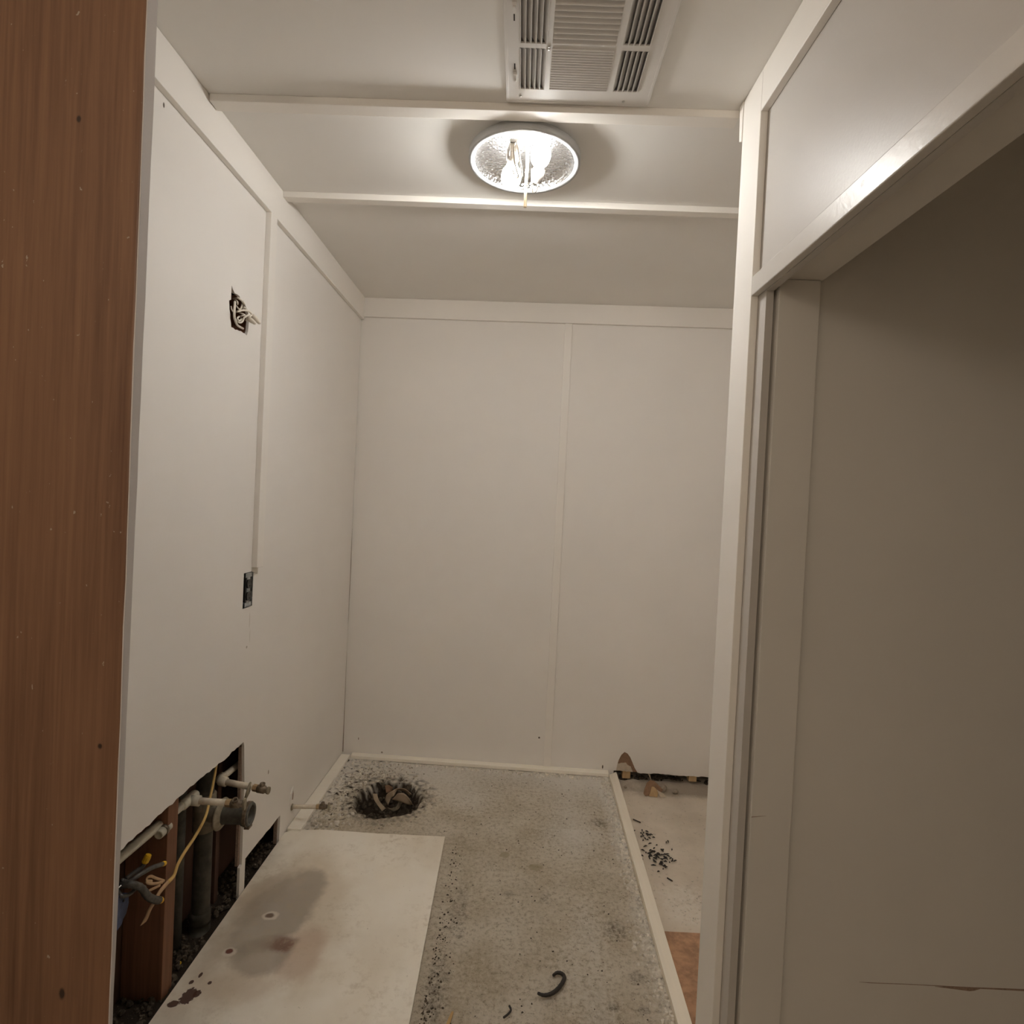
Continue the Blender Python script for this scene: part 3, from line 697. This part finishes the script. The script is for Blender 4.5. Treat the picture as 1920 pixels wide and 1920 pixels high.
# ------------------------------------------------------------------ drain pipes
t = thing('drain_pipe', lw(1.79, .02, -.06), 'dusty dark vertical drain pipe with a side branch and rubber coupling pointing into the room', 'drain pipe')
yp_ = 1.815; op_ = -.055
bm = bmesh.new(); tube(bm, [lw(yp_, z, op_) for z in (.02, .05, .30, .60, .72)], [.031, .027, .0265, .0265, .0265], 24)
obj('riser', bm, M['pipe_black'], t, smooth=True)
zc = .366; d = Vector((1, .02, .01)).normalized()
p0 = lw(1.812, .372, -.055)
bm = bmesh.new(); tube(bm, [lw(yp_, z, op_) for z in (.315, .318, .43, .433)], [.028, .033, .033, .028], 24); tube(bm, [p0, p0+d*.055, p0+d*.056], [.028, .028, .024], 24)
obj('tee_fitting', bm, M['pipe_dusty'], t, smooth=True)
bm = bmesh.new(); lathe(bm, [(.027, -.002), (.046, .000), (.0485, .004), (.047, .008), (.036, .015), (.030, .017)], 40, frame(p0+d*.050+Vector((0, 0, -.002)), d+Vector((0, -.05, -.05)))); obj('escutcheon', bm, M['flange'], t, smooth=True)
bm = bmesh.new(); q0 = p0+d*.062
lathe(bm, [(.029, 0), (.031, .004), (.031, .062), (.0345, .064), (.0355, .070), (.0355, .084), (.0335, .088), (.0275, .088), (.0265, .084), (.0265, .03), (0, .028)], 40, frame(q0, d)); cpl = obj('coupling', bm, M['rubber'], t, smooth=True)
bm = bmesh.new(); lathe(bm, [(.0360, .071), (.0375, .072), (.0375, .082), (.0360, .083)], 40, frame(q0, d), True)
box(bm, -.006, .010, -.012, .012, -.043, -.035, lambda x, y, z: q0+d*.076+Vector((x, y, z))); obj('hose_clamp', bm, M['valve'], cpl, smooth=False)
bm = bmesh.new(); pts = smoothpts([lw(yp_, .06, op_), lw(yp_-.002, .0, op_), lw(yp_-.03, -.03, op_+.01), lw(yp_-.08, -.045, op_+.012)], 4)
tube(bm, pts, .031, 20); obj('elbow', bm, M['pipe_black'], t, smooth=True)
bm = bmesh.new(); tube(bm, [lw(1.728, z, -.085) for z in (-.03, .72)], .0185, 20)
tag(obj('vent_pipe', bm, M['pipe_black'], smooth=True), 'thin dusty vertical pipe between the orange stud and the thick drain pipe', 'pipe')

# ------------------------------------------------------------------ supply lines with valves
def valve(parent, p, d, sc=1.0, knob=Vector((0, 0, 1))):
    """angle stop: brass nut, body, side outlet with dark mouth, end cap"""
    d = Vector(d).normalized()
    bm = bmesh.new(); lathe(bm, [(.0075*sc, 0), (.0112*sc, .001), (.0112*sc, .015*sc), (.009*sc, .018*sc)], 6, frame(p, d)); obj('compression_nut', bm, M['nutbrass'], parent)
    bm = bmesh.new(); lathe(bm, [(.009*sc, .014*sc), (.013*sc, .018*sc), (.0125*sc, .040*sc), (.0095*sc, .042*sc), (.0095*sc, .050*sc), (.0055*sc, .052*sc), (0, .052*sc)], 18, frame(p, d)); v = obj('valve_body', bm, M['valve'], parent, smooth=True)
    kn = (knob - d*knob.dot(d)).normalized(); c = Vector(p)+d*.031*sc
    bm = bmesh.new(); lathe(bm, [(.0085*sc, .004*sc), (.0085*sc, .020*sc), (.0062*sc, .0205*sc), (.0058*sc, .010*sc), (0, .009*sc)], 16, frame(c, kn)); vo = obj('valve_outlet', bm, M['valve'], v, smooth=True)
    bm = bmesh.new(); lathe(bm, [(0, .0115*sc), (.0056*sc, .0115*sc)], 16, frame(c, kn)); obj('outlet_mouth', bm, M['black'], vo)
    return Vector(p)+d*.052*sc
def handle(parent, p, d, a=.020, b=.009):
    d = Vector(d).normalized(); bm = bmesh.new(); fr = frame(p, d); pts = [(a*cos(2*pi*k/20), b*sin(2*pi*k/20)) for k in range(20)]
    plate(bm, pts, [], lambda x, y, o: fr @ Vector((y, x, o)), 0, .006); obj('valve_handle', bm, M['flange'], parent, bevel=.0015)
e = lw(1.868, .448, -.042)
t = thing('supply_pipe', e, 'white supply pipe with elbow and shut-off valve, the upper of two in the wall cut-out', 'water pipe', group='water supply pipes on the left wall')
bm = bmesh.new(); tube(bm, [lw(2.03, .436, -.046), lw(2.022, .436, -.045), lw(1.95, .442, -.043), e], [.0085, .0105, .0105, .0105], 16); obj('feed_line', bm, M['copper_white'], t, smooth=True)
bm = bmesh.new(); d1 = (Vector((-.745, 1.845, .434)) - e).normalized()
tube(bm, [e+Vector((-.0008, .030, .0)), e+Vector((0, .0285, .0)), e+Vector((.002, .010, 0)), e+d1*.010, e+d1*.0285, e+d1*.030], [.0105, .0145, .0145, .0145, .0145, .0105], 18); obj('elbow', bm, M['copper_white'], t, smooth=True)
bm = bmesh.new(); tube(bm, [e+d1*.02, e+d1*.115], .0100, 16); obj('stub', bm, M['copper_white'], t, smooth=True)
en = valve(t, e+d1*.122, d1, 1.0); handle(t, en-d1*.002, d1, .012, .010)
bm = bmesh.new(); fr = frame(e+d1*.112, d1); lathe(bm, [(.0102, -.001), (.026, 0), (.028, .003), (.026, .006), (.0102, .009)], 32, frame(e+d1*.104+Vector((0, -.006, -.012)), d1+Vector((0, .35, -.15)))); obj('escutcheon', bm, M['flange'], t, smooth=True)
e = lw(1.685, .478, -.032)
t = thing('supply_pipe', e, 'white supply pipe with tee and dark valve, lower of two in the wall cut-out', 'water pipe', group='water supply pipes on the left wall')
d1 = Vector((1, .02, -.03)).normalized()
bm = bmesh.new(); tube(bm, [lw(1.645, .480, -.034), lw(1.652, .480, -.034), lw(1.715, .478, -.034), lw(1.722, .478, -.034)], [.0115, .0155, .0155, .0115], 18)
tube(bm, [e, e+d1*.030], .0150, 18); obj('tee', bm, M['conduit'], t, smooth=True)
bm = bmesh.new(); tube(bm, [e+d1*.02, e+d1*.106], .0095, 16); obj('stub', bm, M['copper_white'], t, smooth=True)
en = valve(t, e+d1*.106, d1, 1.0, Vector((.2, -.5, .8))); handle(t, en, d1, .018, .009)
bm = bmesh.new(); tube(bm, [lw(1.20, .492, -.034), lw(1.648, .480, -.034)], .0120, 16); obj('feed_line', bm, M['conduit'], t, smooth=True)
e = lw(2.402, .083, -.03)
t = thing('supply_pipe', e, 'short white stub with shut-off valve above the floor strip, right of the wall cut-outs', 'water pipe', group='water supply pipes on the left wall')
d1 = Vector((1, .05, .03)).normalized()
bm = bmesh.new(); tube(bm, [e, e+d1*.135], .0085, 16); obj('stub', bm, M['copper_white'], t, smooth=True)
en = valve(t, e+d1*.130, d1, .9, Vector((0, 0, 1))); handle(t, en+d1*.003, d1, .017, .008)
bm = bmesh.new(); lathe(bm, [(.0088, 0), (.014, .001), (.012, .004), (.0088, .005)], 16, frame(lw(2.402, .083, .0003), (1, 0, 0))); obj('wall_collar', bm, M['flange'], t, smooth=True)
# chipped plaster above the stub
bm = bmesh.new(); plate(bm, jag([(2.392, .118), (2.398, .15), (2.408, .162), (2.411, .135), (2.408, .112)], .01, .002, 4, True), [], lw, .0002, .002)
struct('trim_plaster_chip', bm, M['drywall_core'])
bm = bmesh.new(); plate(bm, jag([(2.375, .112), (2.382, .150), (2.401, .172), (2.404, .158), (2.394, .14), (2.391, .112)], .01, .002, 14, True), [], lw, .0002, .004)
struct('trim_plaster_flake', bm, M['left'])
a = lw(1.455, .462, -.020); 
t = thing('capped_pipe', a, 'short open pipe end below the ragged top edge of the wall cut-out', 'pipe')
bm = bmesh.new(); pa, pb = on_left(297, 1566, -.018), on_left(316, 1548, -.018); dd = pb-pa
lathe(bm, [(0, .006), (.0075, .006), (.008, 0), (.0115, 0), (.012, .002), (.012, dd.length), (0, dd.length)], 20, frame(pa, dd)); obj('pipe', bm, M['conduit'], t, smooth=True)
bm = bmesh.new(); lathe(bm, [(.0125, .018), (.0145, .019), (.0145, .027), (.0125, .028)], 20, frame(pa, dd), True); obj('collar', bm, M['valve'], t, smooth=True)

# ------------------------------------------------------------------ yellow cable, taped bundles, wire nuts, blue box
t = thing('yellow_cable', on_left(345, 1600, -.02), 'yellow electrical cable hanging down across the orange stud, its end stripped', 'cable')
P = [(406, 1432, -.024), (401, 1462, -.020), (394, 1495, -.016), (385, 1532, -.004), (366, 1568, .002), (346, 1598, .004), (333, 1622, .003), (326, 1642, .002), (314, 1655, .004)]
bm = bmesh.new(); tube(bm, smoothpts([on_left(*q) for q in P], 6), .0062, 10, flat=.6); obj('sheath', bm, M['romex'], t, smooth=True)
P = [(314, 1655, .004), (300, 1672, .008), (290, 1690, .010), (281, 1705, .008), (274, 1722, .006), (268, 1730, .004), (263, 1736, .003)]
sp_ = smoothpts([on_left(*q) for q in P], 5); nn = len(sp_)
bm = bmesh.new(); tube(bm, sp_, [.0066*min(1, (nn-1-k+.8)/9) for k in range(nn)], 10, flat=.55)
obj('stripped_end', bm, M['romex_paper'], t, smooth=True)
for P in ([(308, 1652, .004), (293, 1647, .004), (283, 1643, .003), (276, 1646, .002), (275, 1651, .003), (285, 1652, .004)],
          [(305, 1654, .006), (290, 1657, .006), (278, 1656, .005), (274, 1652, .003)], [(300, 1660, .006), (288, 1666, .005), (278, 1671, .003)]):
    bm = bmesh.new(); tube(bm, smoothpts([on_left(*q) for q in P], 5), .0036, 8, flat=.5); obj('paper_strand', bm, M['romex_paper'], t, smooth=True)
def bundle(label, P, rads, wraps=0):
    p = smoothpts([on_left(*q) for q in P], 5); n = len(p)
    t = thing('taped_cable', p[0], label, 'cable', group='taped cables in the wall cut-out')
    rr = [rads[0] + (rads[1]-rads[0])*i/(n-1) for i in range(n)]
    if wraps: rr = [q*(1+.14*(i % 2)) for i, q in enumerate(rr)]
    bm = bmesh.new(); tube(bm, p, rr, 10); obj('tape_wrap', bm, M['tape'], t, smooth=True)
    return t, p
def nut(t, p, d, L=.017, rr=.0072):
    bm = bmesh.new(); lathe(bm, [(0, -.003), (rr*.8, -.003), (rr, 0), (rr, L*.7), (rr*.85, L), (0, L*1.02)], 10, frame(p, d)); obj('wire_nut', bm, M['yellow'], t)
t, p = bundle('taped grey cable end with yellow nut, pointing up right beside the stud', [(218, 1665, -.03), (240, 1655, -.015), (262, 1640, 0), (285, 1627, .008), (305, 1620, .012)], (.0050, .0058)); nut(t, p[-1], p[-1]-p[-3], .010, .0062)
t, p = bundle('thick ribbed taped cable with yellow nut, curving down right above the blue box', [(224, 1660, -.03), (245, 1658, .0), (264, 1664, .012), (277, 1680, .018), (290, 1687, .02), (298, 1688, .02)], (.0075, .0085), 1); nut(t, p[-1], p[-1]-p[-3], .014, .0082)
t, p = bundle('dark cable with upright yellow nut under the grey conduit', [(236, 1648, -.055), (252, 1636, -.045), (266, 1626, -.035), (272, 1616, -.03)], (.005, .006)); nut(t, p[-1], p[-1]-p[-3], .018, .0085)
t, p = bundle('short loose black cable loop at the left edge of the wall cut-out', [(219, 1668, -.03), (228, 1680, -.01), (240, 1678, -.004), (252, 1668, -.004), (244, 1656, -.02), (228, 1650, -.03)], (.0045, .0045))
bm = bmesh.new(); tube(bm, [on_left(219, 1668, .002), on_left(227, 1660, .004)], .0014, 6); obj('bare_wire', bm, M['screw'], t)
bm = bmesh.new(); lathe(bm, [(0, -.003), (.006, -.003), (.0072, 0), (.007, .013), (.005, .018), (0, .018)], 10, frame(on_left(333, 1817, -.04), Vector((.1, .3, .9))))
tag(obj('wire_nut', bm, M['yellow']), 'loose yellow wire nut lying low in the cavity beside the stained panel', 'wire nut')
t = thing('junction_box', lw(1.36, .37, -.02), 'blue plastic electrical box hanging at the left edge of the wall cut-out', 'electrical box')
bm = bmesh.new(); pts = [(1.300, .445), (1.398, .398), (1.400, .372), (1.392, .352), (1.382, .346), (1.376, .336), (1.358, .332), (1.336, .338), (1.300, .35)]
plate(bm, pts, [], lw, -.012, -.05); obj('box_body', bm, M['blue'], t, bevel=.002)
bm = bmesh.new(); lathe(bm, [(0, .002), (.0028, .002), (.003, 0)], 10, frame(lw(1.378, .392, -.012), (1, 0, 0))); obj('screw', bm, M['black'], t)

# dirt on the bottom of the cavity
bm = bmesh.new(); rd = random.Random(21)
for i in range(900):
    y = rd.uniform(1.3, 2.28); o = rd.uniform(-.118, -.012); p = lw(y, -.004+rd.uniform(0, .012), o)
    if abs(y-yp_) < .045 and abs(o-op_) < .045: p.z = -.01
    chunk(bm, p, .002+.010*rd.random()**2.5, rd, .8)
tag(obj('cavity_dirt', bm, M['dirt']), 'dark dirt lying on the floor inside the wall cut-out', 'dirt', kind='stuff')

# ------------------------------------------------------------------ sheets and strips on the floor
bm = bmesh.new(); plate(bm, [(-.888, 1.0), (-.221, 1.0), (-.2225, 1.45), (-.2395, 2.372), (-.54, 2.368), (-.73, 2.374), (-.86, 2.362), (-.8885, 2.338)], [],
                        lambda a, b, o: Vector((a, b, o)), .0045, .0125)
tag(obj('floor_panel', bm, M['panel'], bevel=.001), 'large white panel with grey and rust stains lying on the concrete floor', 'panel')
M['ply'].node_tree.nodes['Principled BSDF'].inputs['Roughness'].default_value = .75
bm = bmesh.new(); plate(bm, [(.540, 1.51), (1.2, 1.505), (1.2, 1.965), (.5605, 1.962), (.55, 1.95)], [], lambda a, b, o: Vector((a, b, o)), FZ+.004, FZ+.014)
tag(obj('plywood_sheet', bm, M['ply'], bevel=.001), 'orange-brown plywood sheet on the floor behind the white corner board', 'plywood')
bm = bmesh.new(); p = [on_z(x, y, .010) for x, y in ((1008, 1862), (1020, 1866), (1034, 1863), (1047, 1853), (1056, 1840), (1058, 1831), (1052, 1825), (1044, 1824), (1037, 1829))]
pp = smoothpts(p, 4); tube(bm, pp, [.0035+.0022*sin(pi*i/(len(pp)-1))+.0005*(i % 2) for i in range(len(pp))], 8)
tag(obj('rubber_strip', bm, M['shavings'], smooth=True), 'black curved scrap strip, like a hook, lying on the concrete', 'scrap')
bm = bmesh.new(); a, b = on_z(838, 1925, .007), on_z(849, 1898, .007); dd = (b-a).normalized(); n_ = Vector((-dd.y, dd.x, 0))
vv = [a-n_*.005, a+n_*.005, b+n_*.004, b+dd*.003, b-n_*.002]
plate(bm, [(q.x, q.y) for q in vv], [], lambda x, y, o: Vector((x, y, o)), .004, .008)
tag(obj('wood_splinter', bm, M['shim']), 'yellow wood splinter at the bottom edge of the picture, beside the white panel', 'splinter')
for P, lb in (([(955, 1886), (958, 1894), (952, 1902), (944, 1908)], 'small crooked dark twig on the concrete, below the black hook-shaped scrap'),
              ([(1187, 1536), (1194, 1539), (1201, 1542)], 'short dark nail on the bare slab, near the back end of the pale divider strip'),
              ([(1251, 1646), (1256, 1649), (1261, 1652)], 'short dark nail on the bare slab, in front of the black shavings')):
    z = .009 if P[0][0] < 1100 else FZ+.005
    bm = bmesh.new(); tube(bm, smoothpts([on_z(x, y, z) for x, y in P], 3), .0028, 6)
    tag(obj('nail' if 'nail' in lb else 'twig', bm, M['shavings']), lb, 'nail' if 'nail' in lb else 'twig')

# ------------------------------------------------------------------ torn paper in the hole and by the back wall
def sheet(name, P, mat, label, th=.0018, cat='paper scrap', parent=None):
    """a folded scrap: a strip of rungs, each rung two 3-D points"""
    bm = bmesh.new(); A = smoothpts([q[0] for q in P], 4); B = smoothpts([q[1] for q in P], 4)
    rows = []
    for a, b in zip(A, B): rows.append([bm.verts.new(a.lerp(b, k/5)) for k in range(6)])
    for i in range(len(rows)-1):
        for k in range(5): bm.faces.new([rows[i][k], rows[i][k+1], rows[i+1][k+1], rows[i+1][k]])
    o = obj(name, bm, mat, parent, smooth=True)
    sm = o.modifiers.new('thick', 'SOLIDIFY'); sm.thickness = th
    if label: tag(o, label, cat, 'torn papers in the floor hole')
    return o
z = lambda x, y, h: on_z(x, y, h)
def up(p, h): return Vector((p.x, p.y, p.z+h))
sheet('paper_scrap', [(z(735, 1499, -.03), z(745, 1488, .005)), (z(752, 1504, -.035), z(756, 1487, .008)), (z(764, 1508, -.04), z(764, 1493, -.005)), (z(774, 1509, -.045), z(771, 1503, -.02))], M['paper'],
      'wide pale torn paper flap at the right side of the floor hole')
sheet('paper_scrap', [(z(722, 1500, -.05), z(728, 1510, -.055)), (z(726, 1489, -.02), z(733, 1497, -.03)), (z(737, 1482, .005), z(739, 1492, -.012)), (z(746, 1478, .018), z(745, 1481, .005)), (z(760, 1479, .012), z(757, 1483, -.01)), (z(772, 1489, -.02), z(768, 1492, -.03))], M['paper'],
      'folded upright torn paper arch in the middle of the floor hole')
sheet('paper_scrap', [(z(699, 1488, .004), z(707, 1489, .0)), (z(701, 1499, -.012), z(710, 1499, -.01)), (z(708, 1510, -.03), z(716, 1508, -.03)), (z(716, 1521, -.045), z(723, 1516, -.05))], M['paper'],
      'narrow curled torn paper at the left side of the floor hole')
sheet('paper_scrap', [(z(722, 1473, -.005), z(724, 1487, -.03)), (z(729, 1472, .002), z(731, 1486, -.03)), (z(737, 1477, -.004), z(735, 1484, -.03))], M['kraft'],
      'small brown torn paper at the back of the floor hole')
sheet('paper_scrap', [(z(724, 1512, -.055), z(730, 1518, -.06)), (z(736, 1520, -.06), z(738, 1514, -.05)), (z(746, 1518, -.06), z(743, 1512, -.045)), (z(754, 1505, -.06), z(748, 1503, -.04))], M['pipe_dusty'],
      'dark curved rim scrap lying in the floor hole under the papers')
c0 = z(1225, 1494, FZ)
t = thing('drywall_scrap', c0, 'broken wallboard piece, brown and cream, leaning on the bare slab by the back wall', 'scrap')
sc = lambda x, y, h=0: Vector((c0.x + (x-1222)*.00268, c0.y - .0*h, FZ + (1496-y)*.00275))
bm = bmesh.new(); plate(bm, [(1204, 1492), (1206, 1484), (1210, 1474), (1216, 1469), (1224, 1470), (1231, 1476), (1240, 1484), (1236, 1490), (1228, 1488), (1222, 1482), (1216, 1495), (1207, 1496)], [],
                        lambda a, b, o: sc(a, b)+Vector((0, .012*(1496-b)/25+o, 0)), .003, .008); obj('paper_face', bm, M['kraft'], t, bevel=.0008)
bm = bmesh.new(); plate(bm, [(1214, 1495), (1217, 1486), (1219, 1479), (1223, 1479), (1227, 1482), (1231, 1487), (1229, 1496), (1222, 1495)], [],
                        lambda a, b, o: sc(a, b)+Vector((0, .012*(1496-b)/25+o, 0)), -.004, .0028); tag(obj('broken_core', bm, M['block'], t, bevel=.0008), 'cream broken core')
bm = bmesh.new(); plate(bm, [(1228, 1482), (1232, 1485), (1240, 1488), (1245, 1493), (1236, 1495), (1231, 1490)], [],
                        lambda a, b, o: sc(a, b)+Vector((0, o-.004*(b-1485)/8, 0)), -.006, .000); obj('chip', bm, M['gypsum'], t, bevel=.0008)
rd = random.Random(5)
for (x, y, s_, lb) in ((1240, 1479, .026, 'round grey stone behind the broken wallboard piece'), (1266, 1484, .015, 'small pale stone on the bare slab, nearest the white corner board'), (1173, 1474, .008, 'tiny pale stone beside the pale wooden block end')):
    p = z(x, y, FZ+.01); bm = bmesh.new(); bmesh.ops.create_icosphere(bm, subdivisions=3, radius=s_)
    for v in bm.verts: v.co = v.co*(1+.35*noise.noise(v.co*60+Vector((x, y, 0)))); v.co.z *= .75
    for v in bm.verts: v.co += Vector((p.x, p.y, FZ+s_*.6))
    tag(obj('stone', bm, M['stone'], smooth=True), lb, 'stone', 'stones on the bare slab')

# ------------------------------------------------------------------ loose crumbs
def ok_main(x, y): return y < D_+K_*x-.048 and x < .4505+.0245*y and not (x < -.2 and y < 2.378) and x > -.83
def fill(bm, n, gen, smin, smax, zf, seed, flat=.6):
    rd = random.Random(seed); k = 0; tries = 0
    while k < n and tries < n*20:
        tries += 1; x, y = gen(rd); zz = zf(x, y)
        if zz is None: continue
        chunk(bm, (x, y, zz), smin+(smax-smin)*rd.random()**2.5, rd, flat); k += 1
def crumbs(name, mat, label, *fills, cat='rubble'):
    bm = bmesh.new()
    for a in fills: fill(bm, *a)
    return tag(obj(name, bm, mat), label, cat, kind='stuff')
def mainz(x, y): return -.0005 if ok_main(x, y) and ((x+.538)/.165)**2+((y-2.662)/.185)**2 > 1 else None
def rimz(x, y): return -.003 if ok_main(x, y) else None
def edge(rd):
    q = rd.random(); e = abs(rd.gauss(0, .022))
    if q < .62: y = rd.uniform(1.4, 2.98); return .4495+.0245*y-e, y
    if q < .86: x = rd.uniform(-.8, .5); return x, D_+K_*x-.05-e
    y = rd.uniform(2.38, 3.0); return -.83+e, y
def corner(rd): return -.83+abs(rd.gauss(0, .11)), rd.uniform(2.37, 3.02)
def ring(rd):
    a = rd.uniform(0, 6.283); q = 1.0+abs(rd.gauss(0, .18)); return -.538+.155*q*cos(a), 2.662+.175*q*sin(a)
def inhole(rd):
    a = rd.uniform(0, 6.283); q = sqrt(rd.random())*.98; return -.538+.150*q*cos(a), 2.662+.170*q*sin(a)
def hz(x, y):
    d = sqrt(((x+.538)/.150)**2+((y-2.662)/.170)**2); tt = min(1, max(0, (1.04-d)/.30)); return -.088*tt*tt*(3-2*tt)
crumbs('mortar_crumbs', M['rubble'], 'pale mortar crumbs along the strips and heaped in the far left corner', (1900, edge, .0020, .0105, mainz, 1, .9), (420, corner, .003, .013, mainz, 2, .7))
crumbs('concrete_crumbs', M['earth'], 'crumbled grey concrete around the rim of the floor hole', (900, lambda rd: (rd.gauss(-.68, .11), rd.gauss(2.78, .13)), .0018, .008, mainz, 22, .7), (520, ring, .002, .010, rimz, 4, .8))
crumbs('grit', M['dirt'], 'dark grit over the concrete and along the right edge of the white panel', (520, lambda rd: (rd.uniform(-.25, .49), rd.uniform(1.38, 2.95)), .0008, .0042, mainz, 3),
       (420, lambda rd: (-.2+abs(rd.gauss(0, .028)), 1.35+1.0*rd.random()**1.4), .0015, .0055, mainz, 31))
crumbs('dirt_clods', M['dirt'], 'dark dirt clods inside the floor hole', (420, inhole, .004, .015, hz, 6, .8), (160, inhole, .002, .006, lambda x, y: hz(x, y)+.006, 16, .8), cat='dirt')
crumbs('slab_crumbs', M['rubble'], 'pale crumbs on the bare slab in front of the plywood sheet', (170, lambda rd: (rd.gauss(.68, .07), rd.gauss(2.10, .09)), .0015, .005,
       lambda x, y: FZ if x > .53+.0245*y and y > 1.97 else None, 8))
# black shavings on the slab
rd = random.Random(12); bm = bmesh.new()
for i in range(95):
    if i < 62: c_ = z(1237+rd.gauss(0, 13), 1608+rd.gauss(0, 11), FZ+.004)
    elif i < 80: c_ = z(1206+rd.gauss(0, 9), 1567+rd.gauss(0, 5), FZ+.004)
    else: c_ = z(1228+rd.gauss(0, 20), 1588+rd.gauss(0, 14), FZ+.004)
    if c_.x < .507+.0245*c_.y: c_.x = .512+.0245*c_.y + rd.random()*.02
    a = rd.gauss(-.5, .8); L_ = rd.uniform(.005, .021); dv = Vector((cos(a), sin(a), 0))
    tube(bm, [c_-dv*L_*.5, c_+Vector((0, 0, .003)), c_+dv*L_*.5+Vector((0, 0, rd.uniform(0, .003)))], [.0012, .0032, .0012], 5)
tag(obj('black_shavings', bm, M['shavings']), 'cluster of black shavings on the bare slab right of the divider strip', 'shavings', kind='stuff')
